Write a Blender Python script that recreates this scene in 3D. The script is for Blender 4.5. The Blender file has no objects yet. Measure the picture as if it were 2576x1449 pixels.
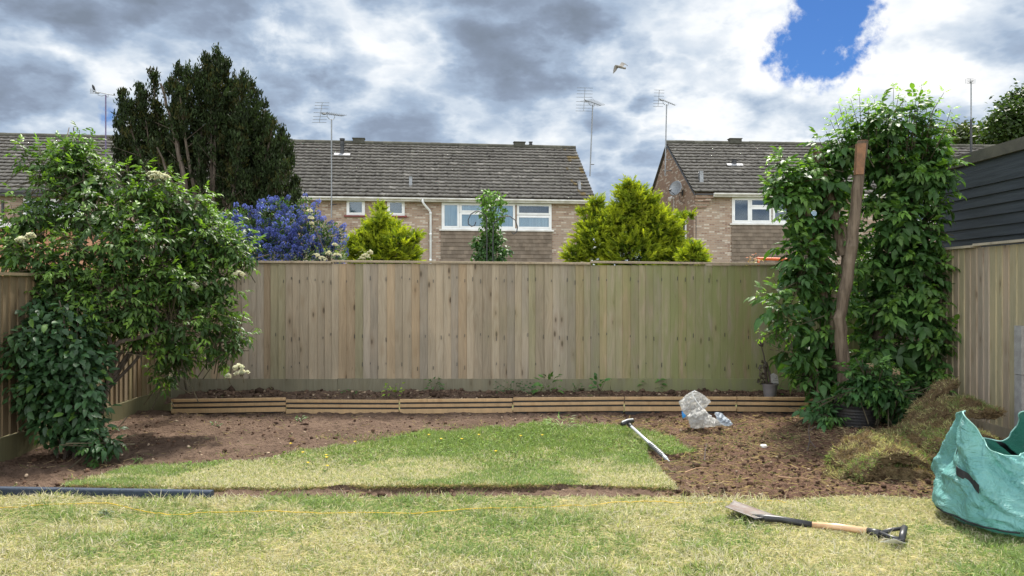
import bpy, math, random
import numpy as np
from mathutils import Vector, Matrix
random.seed(7); RNG = np.random.default_rng(11)
R = math.radians
SC = bpy.context.scene
COL = SC.collection

# ------------------------------------------------------------------ camera
CAMZ = 1.4; F = 1935.0; CX = 1288.0; CY = 724.0     # photo measured at 2576 px wide
cam = bpy.data.cameras.new('camera'); camo = bpy.data.objects.new('camera', cam); COL.objects.link(camo)
cam.sensor_width = 36; cam.lens = 36 * F / 2576; cam.clip_end = 3000; cam.clip_start = 0.05
camo.location = (0, 0, CAMZ); camo.rotation_euler = (R(90), 0, 0)
SC.camera = camo

# ------------------------------------------------------------------ light
SUN_EL, SUN_AZ = 57.0, 14.0      # azimuth from +Y towards +X
SC.view_settings.view_transform = 'Standard'; SC.view_settings.look = 'None'
SC.view_settings.exposure = 1.05; SC.view_settings.gamma = 1
sd = Vector((math.sin(R(SUN_AZ)) * math.cos(R(SUN_EL)), math.cos(R(SUN_AZ)) * math.cos(R(SUN_EL)), math.sin(R(SUN_EL))))
sl = bpy.data.lights.new('sun', 'SUN'); so = bpy.data.objects.new('sun', sl); COL.objects.link(so)
sl.energy = 4.6; sl.angle = R(8); sl.color = (1.0, 0.95, 0.86)
so.rotation_euler = (-sd).to_track_quat('-Z', 'Y').to_euler(); so.location = (5, 20, 30)

class NT:
    """small helper around a node tree"""
    def __init__(s, nt): s.nt = nt; s.n = nt.nodes; s.l = nt.links
    def new(s, t, **k):
        nd = s.n.new(t)
        for a, b in k.items(): setattr(nd, a, b)
        return nd
    def put(s, sock, v):
        if hasattr(v, 'is_output') or isinstance(v, bpy.types.NodeSocket): s.l.new(v, sock)
        else: sock.default_value = v
    def math(s, op, a, b=0.0, c=None, clamp=False):
        m = s.new('ShaderNodeMath', operation=op, use_clamp=clamp); s.put(m.inputs[0], a); s.put(m.inputs[1], b)
        if c is not None: s.put(m.inputs[2], c)
        return m.outputs[0]
    def vm(s, op, a, b=None, scale=None):
        m = s.new('ShaderNodeVectorMath', operation=op); s.put(m.inputs[0], a)
        if b is not None: s.put(m.inputs[1], b)
        if scale is not None: s.put(m.inputs['Scale'], scale)
        return m.outputs['Value'] if op in ('DOT_PRODUCT', 'LENGTH') else m.outputs[0]
    def noise(s, vec, scale, detail=4, rough=0.5, dist=0.0):
        t = s.new('ShaderNodeTexNoise'); s.put(t.inputs['Vector'], vec)
        t.inputs['Scale'].default_value = scale; t.inputs['Detail'].default_value = detail
        t.inputs['Roughness'].default_value = rough; t.inputs['Distortion'].default_value = dist
        return t.outputs['Fac']
    def ss(s, x, a, b, lo=0.0, hi=1.0):
        m = s.new('ShaderNodeMapRange', interpolation_type='SMOOTHSTEP'); s.put(m.inputs['Value'], x)
        m.inputs['From Min'].default_value = a; m.inputs['From Max'].default_value = b
        m.inputs['To Min'].default_value = lo; m.inputs['To Max'].default_value = hi
        return m.outputs[0]
    def ramp(s, x, stops, interp='LINEAR'):
        r = s.new('ShaderNodeValToRGB'); s.put(r.inputs[0], x); cr = r.color_ramp; cr.interpolation = interp
        while len(cr.elements) < len(stops): cr.elements.new(0.5)
        for e, (p, c) in zip(cr.elements, stops): e.position = p; e.color = (*c, 1)
        return r.outputs[0]
    def mix(s, f, a, b, blend='MIX'):
        m = s.new('ShaderNodeMix', data_type='RGBA', blend_type=blend); s.put(m.inputs[0], f)
        s.put(m.inputs[6], (*a, 1) if isinstance(a, tuple) and len(a) == 3 else a)
        s.put(m.inputs[7], (*b, 1) if isinstance(b, tuple) and len(b) == 3 else b)
        return m.outputs[2]
    def map(s, vec, scale=(1, 1, 1), loc=(0, 0, 0), rot=(0, 0, 0)):
        m = s.new('ShaderNodeMapping'); s.put(m.inputs[0], vec)
        m.inputs['Scale'].default_value = scale; m.inputs['Location'].default_value = loc; m.inputs['Rotation'].default_value = rot
        return m.outputs[0]
    def comb(s, x, y, z):
        m = s.new('ShaderNodeCombineXYZ'); s.put(m.inputs[0], x); s.put(m.inputs[1], y); s.put(m.inputs[2], z); return m.outputs[0]
    def sep(s, v):
        m = s.new('ShaderNodeSeparateXYZ'); s.put(m.inputs[0], v); return m.outputs

# ------------------------------------------------------------------ world: Nishita sky under broken cumulus
wd = bpy.data.worlds.new('World'); SC.world = wd; wd.use_nodes = True
T = NT(wd.node_tree); T.n.clear()
tc = T.new('ShaderNodeTexCoord').outputs['Generated']
dirn = T.vm('NORMALIZE', tc)
sky = T.new('ShaderNodeTexSky', sky_type='NISHITA', sun_disc=False)
sky.sun_elevation = R(SUN_EL); sky.sun_rotation = R(SUN_AZ); sky.air_density = 1.0; sky.dust_density = 0.2; sky.ozone_density = 2.5
def pdir(px, py): return Vector(((px - CX) / F, 1, -(py - CY) / F)).normalized()
dx, dy, dz = T.sep(dirn)
den = T.math('ADD', T.math('MAXIMUM', dz, 0.0), 0.42)
P = T.comb(T.math('DIVIDE', dx, den), T.math('DIVIDE', dy, den), T.math('MULTIPLY', dz, 1.6))
warp = T.new('ShaderNodeTexNoise'); T.put(warp.inputs['Vector'], P); warp.inputs['Scale'].default_value = 1.6; warp.inputs['Detail'].default_value = 3
wv = T.vm('SCALE', T.vm('SUBTRACT', warp.outputs['Color'], (0.5, 0.5, 0.5)), scale=0.22)
P2 = T.vm('ADD', P, wv)
n1 = T.noise(P2, 2.6, 7, 0.50)
n1b = T.noise(T.vm('ADD', P2, (0.03, 0.06, 0.06)), 2.6, 7, 0.50)
n2 = T.noise(P2, 8.5, 6, 0.58)
edge = T.noise(dirn, 16.0, 7, 0.62)
def spot(px, py, rp, soft=0.5, wob=0.0):
    d0 = pdir(px, py)
    dd = T.vm('DISTANCE', dirn, tuple(d0)) if False else T.vm('LENGTH', T.vm('SUBTRACT', dirn, tuple(d0)))
    if wob: dd = T.math('ADD', dd, T.math('MULTIPLY', T.math('SUBTRACT', edge, 0.5), wob))
    r = rp / F
    return T.ss(dd, r * (1 + soft), r * (1 - soft))
def ridge(n, k): return T.math('SUBTRACT', 1.0, T.math('MULTIPLY', T.math('ABSOLUTE', T.math('SUBTRACT', n, 0.5)), k))
n3 = T.noise(T.vm('ADD', P2, (3.1, 7.7, 1.3)), 5.2, 6, 0.52)
n4 = T.noise(T.vm('ADD', P2, (1.7, 2.2, 9.1)), 11.0, 4, 0.5)
relief = T.math('MULTIPLY', T.math('SUBTRACT', n1b, n1), 1.3)
w2 = T.new('ShaderNodeTexNoise'); T.put(w2.inputs['Vector'], P); w2.inputs['Scale'].default_value = 5.0; w2.inputs['Detail'].default_value = 5; w2.inputs['Roughness'].default_value = .6
P3 = T.vm('ADD', P2, T.vm('SCALE', T.vm('SUBTRACT', w2.outputs['Color'], (0.5, 0.5, 0.5)), scale=0.30))
def puff(sc, off):
    v = T.new('ShaderNodeTexVoronoi', feature='F1'); T.put(v.inputs['Vector'], T.vm('ADD', P3, off)); v.inputs['Scale'].default_value = sc; v.inputs['Detail'].default_value = 1.0; v.inputs['Roughness'].default_value = .35
    return v.outputs['Distance']
pf = puff(4.6, (0, 0, 0)); pf2 = puff(4.6, (0.0, 0.035, 0.045))
base = T.math('ADD', T.math('MULTIPLY', T.math('SUBTRACT', n1, 0.5), -0.62), 0.355)
base = T.math('ADD', base, relief)
base = T.math('ADD', base, T.math('MULTIPLY', T.math('SUBTRACT', pf, 0.42), 0.80))
base = T.math('ADD', base, T.math('MULTIPLY', T.math('SUBTRACT', pf2, pf), 1.3))
base = T.math('ADD', base, T.math('MULTIPLY', T.math('SUBTRACT', ridge(n3, 5.0), 0.55), 0.08))
base = T.math('ADD', base, T.math('MULTIPLY', T.math('SUBTRACT', ridge(n4, 4.5), 0.55), 0.03))
base = T.math('ADD', base, T.math('MULTIPLY', T.math('SUBTRACT', n2, 0.5), 0.46))
darks = [(150, 60, 420, .20), (520, 130, 260, .10), (1400, 90, 170, .11), (1210, 70, 130, .10), (1620, 210, 100, .08), (2440, 220, 150, .12), (1560, 440, 150, .10), (0, 170, 250, .06)]
brights = [(735, 120, 70, .34), (660, 60, 60, .2), (60, 300, 200, .16), (960, 30, 120, .08), (1760, 130, 240, .08), (1950, 60, 120, .12), (2330, 60, 150, .12), (1900, 250, 160, .12), (2100, 260, 120, .12), (1530, 200, 60, .18), (1300, 290, 160, .05), (1850, 340, 200, .08)]
for a in darks: base = T.math('SUBTRACT', base, T.math('MULTIPLY', spot(a[0], a[1], a[2], .75, .14), a[3]))
for a in brights: base = T.math('ADD', base, T.math('MULTIPLY', spot(a[0], a[1], a[2], .75, .14), a[3]))
base = T.math('ADD', T.math('MULTIPLY', T.math('SUBTRACT', base, 0.45), 0.80), 0.48)
# unseen clouds behind the camera, front lit and brightened further to fill facing surfaces
back = T.ss(dy, 0.2, -0.8)
base = T.math('ADD', base, T.math('MULTIPLY', back, 0.30))
ccol = T.ramp(base, [(0.0, (0.115, 0.14, 0.18)), (0.25, (0.15, 0.185, 0.245)), (0.45, (0.215, 0.27, 0.35)), (0.65, (0.345, 0.39, 0.445)), (0.85, (0.49, 0.51, 0.53)), (1.0, (0.56, 0.56, 0.56))])
ccol = T.vm('SCALE', ccol, scale=T.math('ADD', 1.0, T.math('MULTIPLY', back, 1.3)))
hf = None
for a in [(2085, 100, 72, .9), (2150, 60, 46, .6), (1975, 135, 50, .75), (2125, 0, 62, .9), (2050, 185, 40, .75), (2150, 140, 34, .5), (272, 285, 26, .85), (2020, 10, 24, .6)]:
    dd = T.math('DIVIDE', T.vm('LENGTH', T.vm('SUBTRACT', dirn, tuple(pdir(a[0], a[1])))), a[2] / F)
    gsn = T.math('MULTIPLY', T.math('EXPONENT', T.math('MULTIPLY', T.math('MULTIPLY', dd, dd), -0.8)), a[3])
    hf = gsn if hf is None else T.math('ADD', hf, gsn)
edge2 = T.noise(dirn, 42.0, 5, 0.6)
wisp = T.math('ADD', T.math('MULTIPLY', T.math('SUBTRACT', edge, 0.5), 3.6), T.math('MULTIPLY', T.math('SUBTRACT', edge2, 0.5), 2.2))
hf = T.math('ADD', hf, T.math('MULTIPLY', wisp, T.ss(hf, 0.05, 0.45)))
hole = T.ss(hf, 0.22, 1.15)
skyc = T.vm('SCALE', sky.outputs[0], scale=0.062)
skyc = T.vm('MULTIPLY', skyc, (0.30, 0.50, 0.80))
allc = T.mix(hole, ccol, skyc)
bg = T.new('ShaderNodeBackground'); T.put(bg.inputs['Color'], allc); bg.inputs['Strength'].default_value = 0.93
ow = T.new('ShaderNodeOutputWorld'); T.l.new(bg.outputs[0], ow.inputs[0])

# ------------------------------------------------------------------ helpers
def Wp(px, py, Y): return Vector(((px - CX) / F * Y, Y, CAMZ - (py - CY) / F * Y))
def G(px, py, z=0.0):
    Y = (CAMZ - z) * F / (py - CY); return Vector(((px - CX) / F * Y, Y, z))
def tag(o, label=None, cat=None, group=None, kind=None):
    if label: o['label'] = label
    if cat: o['category'] = cat
    if group: o['group'] = group
    if kind: o['kind'] = kind
    return o
def empty(name, loc, label, cat, group=None, rz=0.0):
    o = bpy.data.objects.new(name, None); COL.objects.link(o); o.location = loc; o.rotation_euler = (0, 0, rz)
    o.empty_display_size = 0.1
    return tag(o, label, cat, group)
def wloc(p):
    v = Vector((0, 0, 0))
    while p is not None: v += p.location; p = p.parent
    return v
def npmesh(name, V, faces, mat, parent=None, col=None, local=False, smooth=False, rnd=None):
    """V (n,3); faces list of int arrays (m,k); col per vertex (n,3)"""
    V = np.asarray(V, dtype=np.float64)
    if parent is not None and not local: V = V - np.array(wloc(parent))
    me = bpy.data.meshes.new(name)
    me.vertices.add(len(V)); me.vertices.foreach_set('co', V.astype(np.float32).ravel())
    faces = [np.asarray(f, dtype=np.int32) for f in faces if len(f)]
    loops = np.concatenate([f.ravel() for f in faces]); tot = np.concatenate([np.full(len(f), f.shape[1], dtype=np.int32) for f in faces])
    st = np.concatenate([[0], np.cumsum(tot)[:-1]]).astype(np.int32)
    me.loops.add(len(loops)); me.loops.foreach_set('vertex_index', loops)
    me.polygons.add(len(tot)); me.polygons.foreach_set('loop_start', st); me.polygons.foreach_set('loop_total', tot)
    if smooth: me.polygons.foreach_set('use_smooth', np.ones(len(tot), dtype=bool))
    me.update(calc_edges=True)
    if col is not None:
        a = me.color_attributes.new('Col', 'FLOAT_COLOR', 'POINT')
        c = np.ones((len(V), 4), dtype=np.float32); c[:, :3] = col; a.data.foreach_set('color', c.ravel())
    if rnd is not None:
        a = me.attributes.new('Rnd', 'FLOAT', 'POINT'); a.data.foreach_set('value', np.asarray(rnd, dtype=np.float32))
    me.materials.append(mat)
    o = bpy.data.objects.new(name, me); COL.objects.link(o)
    if parent is not None: o.parent = parent
    return o
class MB:
    def __init__(s): s.v = []; s.f = []; s.c = []; s.r = []; s.cur = (1, 1, 1); s.rn = 0.0
    def add(s, vs, fs):
        b = len(s.v); s.v += [tuple(v) for v in vs]; s.f += [tuple(i + b for i in f) for f in fs]
        s.c += [s.cur] * len(vs); s.r += [s.rn] * len(vs)
    def box(s, x0, y0, z0, x1, y1, z1):
        s.add([(x0, y0, z0), (x1, y0, z0), (x1, y1, z0), (x0, y1, z0), (x0, y0, z1), (x1, y0, z1), (x1, y1, z1), (x0, y1, z1)],
              [(0, 3, 2, 1), (4, 5, 6, 7), (0, 1, 5, 4), (1, 2, 6, 5), (2, 3, 7, 6), (3, 0, 4, 7)])
    def hexa(s, p):   # 8 points, bottom 4 then top 4, ccw
        s.add(p, [(0, 3, 2, 1), (4, 5, 6, 7), (0, 1, 5, 4), (1, 2, 6, 5), (2, 3, 7, 6), (3, 0, 4, 7)])
    def tube(s, pts, rad, n=8, cap=True, sq=1.0):
        pts = [Vector(p) for p in pts]
        if not isinstance(rad, (list, tuple)): rad = [rad] * len(pts)
        b = []; prev = None
        for i, p in enumerate(pts):
            d = (pts[min(i + 1, len(pts) - 1)] - pts[max(i - 1, 0)]).normalized()
            if prev is None: u = d.orthogonal().normalized()
            else:
                u = prev - d * prev.dot(d); u.normalize()
            prev = u; w = d.cross(u)
            b += [p + (u * math.cos(2 * math.pi * k / n) + w * math.sin(2 * math.pi * k / n) * sq) * rad[i] for k in range(n)]
        fs = []
        for i in range(len(pts) - 1):
            for k in range(n):
                k2 = (k + 1) % n; fs.append((i * n + k, i * n + k2, (i + 1) * n + k2, (i + 1) * n + k))
        if cap:
            fs.append(tuple(range(n - 1, -1, -1))); m = (len(pts) - 1) * n; fs.append(tuple(range(m, m + n)))
        s.add(b, fs)
    def lathe(s, c, prof, n=24, cap_bottom=True):
        c = Vector(c); b = []
        for r, z in prof: b += [c + Vector((r * math.cos(2 * math.pi * k / n), r * math.sin(2 * math.pi * k / n), z)) for k in range(n)]
        fs = []
        for i in range(len(prof) - 1):
            for k in range(n):
                k2 = (k + 1) % n; fs.append((i * n + k, i * n + k2, (i + 1) * n + k2, (i + 1) * n + k))
        if cap_bottom: fs.append(tuple(range(n - 1, -1, -1)))
        s.add(b, fs)
    def build(s, name, mat, parent=None, local=False, smooth=False):
        V = np.array(s.v, dtype=float)
        if parent is not None and not local: V = V - np.array(wloc(parent))
        me = bpy.data.meshes.new(name); me.from_pydata(V.tolist(), [], s.f); me.update()
        a = me.color_attributes.new('Col', 'FLOAT_COLOR', 'POINT')
        c = np.ones((len(V), 4), dtype=np.float32); c[:, :3] = np.array(s.c); a.data.foreach_set('color', c.ravel())
        a = me.attributes.new('Rnd', 'FLOAT', 'POINT'); a.data.foreach_set('value', np.array(s.r, dtype=np.float32))
        if smooth:
            me.polygons.foreach_set('use_smooth', np.ones(len(me.polygons), dtype=bool))
        me.materials.append(mat)
        o = bpy.data.objects.new(name, me); COL.objects.link(o)
        if parent is not None: o.parent = parent
        return o
def copy_tree(o, parent=None):
    c = o.copy(); COL.objects.link(c); c.parent = parent
    for ch in list(o.children): copy_tree(ch, c)
    return c
def _h(ix, iy, seed):
    n = (ix.astype(np.int64) * 374761393 + iy.astype(np.int64) * 668265263 + seed * 1442695041) & 0x7fffffff
    n = ((n ^ (n >> 13)) * 1274126177) & 0x7fffffff
    return ((n ^ (n >> 16)) & 0xffff) / 65535.0
def vnoise(x, y, seed=0):
    x = np.asarray(x, float); y = np.asarray(y, float)
    ix = np.floor(x); iy = np.floor(y); fx = x - ix; fy = y - iy
    fx = fx * fx * (3 - 2 * fx); fy = fy * fy * (3 - 2 * fy)
    a = _h(ix, iy, seed); b = _h(ix + 1, iy, seed); c = _h(ix, iy + 1, seed); d = _h(ix + 1, iy + 1, seed)
    return (a * (1 - fx) + b * fx) * (1 - fy) + (c * (1 - fx) + d * fx) * fy
def fbm(x, y, o=4, seed=0, g=0.5):
    s = 0; a = 1; t = 0
    for i in range(o): s = s + a * vnoise(x * 2 ** i + i * 17.3, y * 2 ** i - i * 9.1, seed + i); t += a; a *= g
    return s / t
def inpoly(x, y, poly):
    r = np.zeros(np.shape(x), bool); n = len(poly)
    for i in range(n):
        x0, y0 = poly[i]; x1, y1 = poly[(i + 1) % n]
        if y0 == y1: continue
        c = ((y0 > y) != (y1 > y)) & (x < (x1 - x0) * (y - y0) / (y1 - y0) + x0); r ^= c
    return r
def nrm(a): return a / np.maximum(np.linalg.norm(a, axis=-1, keepdims=True), 1e-9)

# ------------------------------------------------------------------ materials
def newmat(name):
    m = bpy.data.materials.new(name); m.use_nodes = True; t = NT(m.node_tree); t.n.clear()
    out = t.new('ShaderNodeOutputMaterial'); b = t.new('ShaderNodeBsdfPrincipled'); t.l.new(b.outputs[0], out.inputs[0])
    t.out = out; t.b = b; t.obj = t.new('ShaderNodeTexCoord').outputs['Object']
    return m, t
def attr(t, n='Col', fac=False):
    a = t.new('ShaderNodeAttribute', attribute_name=n); return a.outputs['Fac' if fac else 'Color']
def bump(t, h, dist, strength=1.0):
    b = t.new('ShaderNodeBump'); t.put(b.inputs['Height'], h); b.inputs['Distance'].default_value = dist; b.inputs['Strength'].default_value = strength
    t.l.new(b.outputs[0], t.b.inputs['Normal']); return b
def plain(name, c1, c2=None, scale=8, rough=0.6, metal=0.0, bmp=0.0, bscale=60, stretch=(1, 1, 1), spec=0.5, useattr=False, detail=5):
    m, t = newmat(name); c2 = c2 or tuple(x * 0.75 for x in c1)
    v = t.map(t.obj, stretch); n = t.noise(v, scale, detail, 0.6)
    c = t.mix(t.ss(n, 0.3, 0.7), c1, c2)
    if useattr: c = t.mix(1.0, c, attr(t), 'MULTIPLY')
    t.put(t.b.inputs['Base Color'], c); t.b.inputs['Roughness'].default_value = rough; t.b.inputs['Metallic'].default_value = metal
    t.b.inputs['Specular IOR Level'].default_value = spec
    if bmp: bump(t, t.noise(v, bscale, 4, 0.6), bmp)
    return m
def leafmat(name, rough=0.45, trans=0.35, spec=0.5, tint=(1.5, 1.6, 0.5)):
    m, t = newmat(name); a = attr(t)
    n = t.noise(t.obj, 25, 2, 0.5); c = t.mix(t.ss(n, 0.3, 0.7), a, t.vm('MULTIPLY', a, (0.72, 0.78, 0.75)))
    t.put(t.b.inputs['Base Color'], c); t.b.inputs['Roughness'].default_value = rough; t.b.inputs['Specular IOR Level'].default_value = spec
    tr = t.new('ShaderNodeBsdfTranslucent'); t.put(tr.inputs[0], t.vm('MULTIPLY', c, tint))
    mx = t.new('ShaderNodeMixShader'); mx.inputs[0].default_value = trans
    t.l.new(t.b.outputs[0], mx.inputs[1]); t.l.new(tr.outputs[0], mx.inputs[2]); t.l.new(mx.outputs[0], t.out.inputs[0])
    return m
def woodmat(name, algae=0.0, knots=1.0, rough=0.8, grain=0.35):
    m, t = newmat(name); rn = attr(t, 'Rnd', True)
    off = t.comb(t.math('MULTIPLY', rn, 3.1), t.math('MULTIPLY', rn, 1.7), t.math('MULTIPLY', rn, 37.0))
    v = t.vm('ADD', t.obj, off)
    wv = t.noise(t.map(v, (5, 5, 2.0)), 1.0, 2)
    g1 = t.noise(t.vm('ADD', t.map(v, (60, 60, 2.2)), t.comb(t.math('MULTIPLY', wv, 9), 0, 0)), 1.0, 5, 0.6)
    g2 = t.noise(t.map(v, (9, 9, 1.2)), 1.0, 3)
    a = attr(t)
    c = t.mix(t.math('MULTIPLY', t.ss(g1, 0.3, 0.72), grain * 1.35), a, t.vm('MULTIPLY', a, (0.50, 0.47, 0.42)))
    c = t.mix(t.ss(g2, 0.42, 0.75, 0, 0.55), c, t.vm('MULTIPLY', a, (1.22, 1.15, 1.08)))
    if knots:
        vo = t.new('ShaderNodeTexVoronoi'); t.put(vo.inputs['Vector'], t.map(v, (9, 9, 3.2))); vo.inputs['Scale'].default_value = 1.0; vo.inputs['Randomness'].default_value = 1.0
        d = vo.outputs['Distance']; gate = t.math('GREATER_THAN', t.sep(vo.outputs['Color'])[0], 0.45)
        k = t.math('MULTIPLY', t.ss(d, 0.17, 0.06), gate); ring = t.math('MULTIPLY', t.ss(d, 0.42, 0.14), gate)
        c = t.mix(t.math('MULTIPLY', ring, 0.35), c, t.vm('MULTIPLY', a, (0.6, 0.5, 0.4)))
        c = t.mix(t.math('MULTIPLY', k, 0.8 * knots), c, (0.06, 0.042, 0.028))
    X, Yy, Z = t.sep(t.obj)
    if algae:
        an = t.noise(t.map(t.obj, (0.8, 0.8, 0.6)), 1.0, 4, 0.6); an2 = t.noise(t.map(t.obj, (14, 14, 3)), 1.0, 3)
        am = t.math('MULTIPLY', t.ss(t.math('ADD', X, t.math('MULTIPLY', an, 3.0)), 5.6, 8.0), t.ss(an2, 0.15, 0.6))
        c = t.mix(t.math('MULTIPLY', am, 0.78 * algae), c, (0.205, 0.225, 0.085))
        low = t.ss(t.math('ADD', Z, t.math('MULTIPLY', an2, 0.35)), 0.55, 0.22)
        c = t.mix(t.math('MULTIPLY', low, 0.38), c, (0.14, 0.138, 0.085))
    # weather stains: broad damp patches and grey bleaching running across boards
    st = t.noise(t.map(t.obj, (1.1, 1.1, 0.9)), 1.0, 5, 0.62)
    c = t.mix(t.ss(st, 0.45, 0.75, 0, 0.45), c, t.vm('MULTIPLY', a, (0.62, 0.62, 0.58)))
    st2 = t.noise(t.map(v, (30, 30, 5)), 1.0, 4, 0.7)
    c = t.mix(t.ss(st2, 0.60, 0.78, 0, 0.55), c, t.vm('MULTIPLY', a, (0.42, 0.38, 0.33)))
    t.put(t.b.inputs['Base Color'], c); t.b.inputs['Roughness'].default_value = rough; t.b.inputs['Specular IOR Level'].default_value = 0.2
    bump(t, g1, 0.002, 0.6); return m

M = {}
M['leaf'] = leafmat('elder leaf', 0.50, 0.32, 0.36)
M['clover'] = leafmat('clover leaf', 0.75, 0.25, 0.15)
M['leafdark'] = leafmat('laurel leaf', 0.48, 0.16, 0.38)
M['conifer'] = leafmat('conifer foliage', 0.7, 0.15, 0.2)
M['gold'] = leafmat('golden foliage', 0.6, 0.35, 0.2, (1.3, 1.35, 0.5))
M['grass'] = leafmat('grass blade', 0.75, 0.35, 0.25, (1.15, 1.2, 0.7))
M['petal'] = leafmat('petal', 0.7, 0.3, 0.2, (1, 1, 0.95))
M['fence'] = woodmat('weathered fence board', algae=1.0)
M['fence2'] = woodmat('pale fence board', knots=0.7)
M['fence3'] = woodmat('old brown fence board', knots=0.7)
M['newwood'] = woodmat('new treated pine', knots=0.35, rough=0.6, grain=0.25)
M['bark'] = plain('elder bark', (0.20, 0.155, 0.115), (0.075, 0.056, 0.04), 1.0, 0.9, bmp=0.02, bscale=1.6, stretch=(22, 22, 2.6), spec=0.15)
M['bark2'] = plain('conifer bark', (0.13, 0.105, 0.085), (0.065, 0.052, 0.042), 1.0, 0.9, bmp=0.01, bscale=1.5, stretch=(20, 20, 4), spec=0.1)
M['twig'] = plain('twig', (0.09, 0.075, 0.04), (0.05, 0.04, 0.025), 9, 0.8)
M['cutwood'] = plain('cut wood', (0.25, 0.125, 0.062), (0.15, 0.08, 0.045), 14, 0.8, bmp=0.004)
M['stub'] = plain('pale cut end', (0.45, 0.33, 0.2), (0.36, 0.24, 0.14), 20, 0.8)
M['white'] = plain('white upvc', (0.80, 0.81, 0.82), (0.70, 0.71, 0.72), 3, 0.4)
M['whitepaint'] = plain('white painted board', (0.72, 0.71, 0.69), (0.52, 0.50, 0.47), 2.5, 0.6)
M['black'] = plain('black plastic', (0.02, 0.021, 0.023), (0.03, 0.031, 0.034), 12, 0.42)
M['blackmetal'] = plain('black pipe', (0.03, 0.032, 0.036), (0.05, 0.05, 0.055), 6, 0.5)
M['red'] = plain('red sill', (0.22, 0.045, 0.04), (0.15, 0.035, 0.03), 5, 0.6)
M['alu'] = plain('weathered aluminium', (0.30, 0.31, 0.32), (0.20, 0.21, 0.22), 20, 0.45, metal=0.6)
M['tile'] = plain('concrete roof tile', (1, 1, 1), (0.70, 0.69, 0.68), 9, 0.9, bmp=0.01, bscale=30, useattr=True, spec=0.15)
M['hung'] = plain('hung tile', (1, 1, 1), (0.78, 0.76, 0.74), 3, 0.85, useattr=True, spec=0.2)
M['violet_fringe'] = plain('violet fringed mast', (0.16, 0.12, 0.24), (0.10, 0.08, 0.16), 6, 0.5)  # violet lens fringe painted in as the mast's colour
M['room'] = plain('dark room', (0.02, 0.022, 0.025), (0.035, 0.035, 0.04), 1.5, 0.8)
# ------------------------------------------------------------------ brick
def brickmat(name, c1, c2, mortar):
    m, t = newmat(name); X, Y, Z = t.sep(t.obj)
    v = t.comb(t.math('ADD', X, Y), Z, 0.0)
    def bt(a, b, mo):
        k = t.new('ShaderNodeTexBrick'); t.put(k.inputs['Vector'], v); k.inputs['Scale'].default_value = 1.0
        k.inputs['Brick Width'].default_value = 0.225; k.inputs['Row Height'].default_value = 0.075; k.inputs['Mortar Size'].default_value = 0.008
        k.inputs['Bias'].default_value = 0.0
        t.put(k.inputs['Color1'], (*a, 1)); t.put(k.inputs['Color2'], (*b, 1)); t.put(k.inputs['Mortar'], (*mo, 1)); return k
    k = bt(c1, c2, mortar)
    cell = t.new('ShaderNodeTexWhiteNoise'); cell.noise_dimensions = '2D'
    # per brick random tint
    row = t.math('FLOOR', t.math('DIVIDE', Z, 0.075)); sh = t.math('MULTIPLY', t.math('MODULO', row, 2.0), 0.5)
    cx = t.math('FLOOR', t.math('ADD', t.math('DIVIDE', t.math('ADD', X, Y), 0.225), sh))
    t.put(cell.inputs['Vector'], t.comb(cx, row, 0.0))
    r = cell.outputs['Value']
    c = t.mix(t.ss(r, 0.80, 0.86), k.outputs['Color'], (0.52, 0.44, 0.36))
    c = t.mix(t.ss(r, 0.16, 0.10), c, (0.26, 0.165, 0.12))
    c = t.mix(k.outputs['Fac'], c, mortar)
    n = t.noise(t.obj, 1.1, 4); c = t.mix(t.ss(n, 0.35, 0.75, 0, 0.35), c, (0.22, 0.19, 0.16))
    t.put(t.b.inputs['Base Color'], c); t.b.inputs['Roughness'].default_value = 0.9; t.b.inputs['Specular IOR Level'].default_value = 0.15
    bump(t, k.outputs['Fac'], -0.004); return m
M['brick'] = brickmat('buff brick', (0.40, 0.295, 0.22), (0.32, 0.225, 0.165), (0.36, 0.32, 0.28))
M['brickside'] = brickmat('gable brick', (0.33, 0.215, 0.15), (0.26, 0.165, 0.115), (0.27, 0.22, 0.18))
def glassmat():
    m, t = newmat('window glass'); t.b.inputs['Base Color'].default_value = (0.9, 0.95, 1, 1); t.b.inputs['Roughness'].default_value = 0.03
    tr = t.new('ShaderNodeBsdfTransparent'); tr.inputs[0].default_value = (0.72, 0.80, 0.84, 1)
    gl = t.new('ShaderNodeBsdfGlossy'); gl.inputs['Roughness'].default_value = 0.02; gl.inputs[0].default_value = (0.9, 0.95, 1, 1)
    fr = t.new('ShaderNodeFresnel'); fr.inputs[0].default_value = 1.5
    bump_ = t.new('ShaderNodeBump'); t.put(bump_.inputs['Height'], t.noise(t.obj, 1.3, 1)); bump_.inputs['Distance'].default_value = 0.01
    
    mx = t.new('ShaderNodeMixShader'); t.put(mx.inputs[0], t.math('ADD', t.math('MULTIPLY', fr.outputs[0], .9), 0.02))
    t.l.new(tr.outputs[0], mx.inputs[1]); t.l.new(gl.outputs[0], mx.inputs[2]); t.l.new(mx.outputs[0], t.out.inputs[0]); return m
M['glass'] = glassmat()
M['curtain'] = plain('net curtain', (0.66, 0.74, 0.80), (0.50, 0.59, 0.66), 1.0, 0.9, stretch=(14, 14, 0.8))
M['mauve'] = plain('mauve curtain', (0.30, 0.20, 0.27), (0.16, 0.10, 0.15), 1.0, 0.9, stretch=(18, 18, 0.8))
M['blind'] = plain('frosted blind', (0.20, 0.24, 0.26), (0.15, 0.18, 0.20), 1.0, 0.7, stretch=(2, 2, 6))

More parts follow.
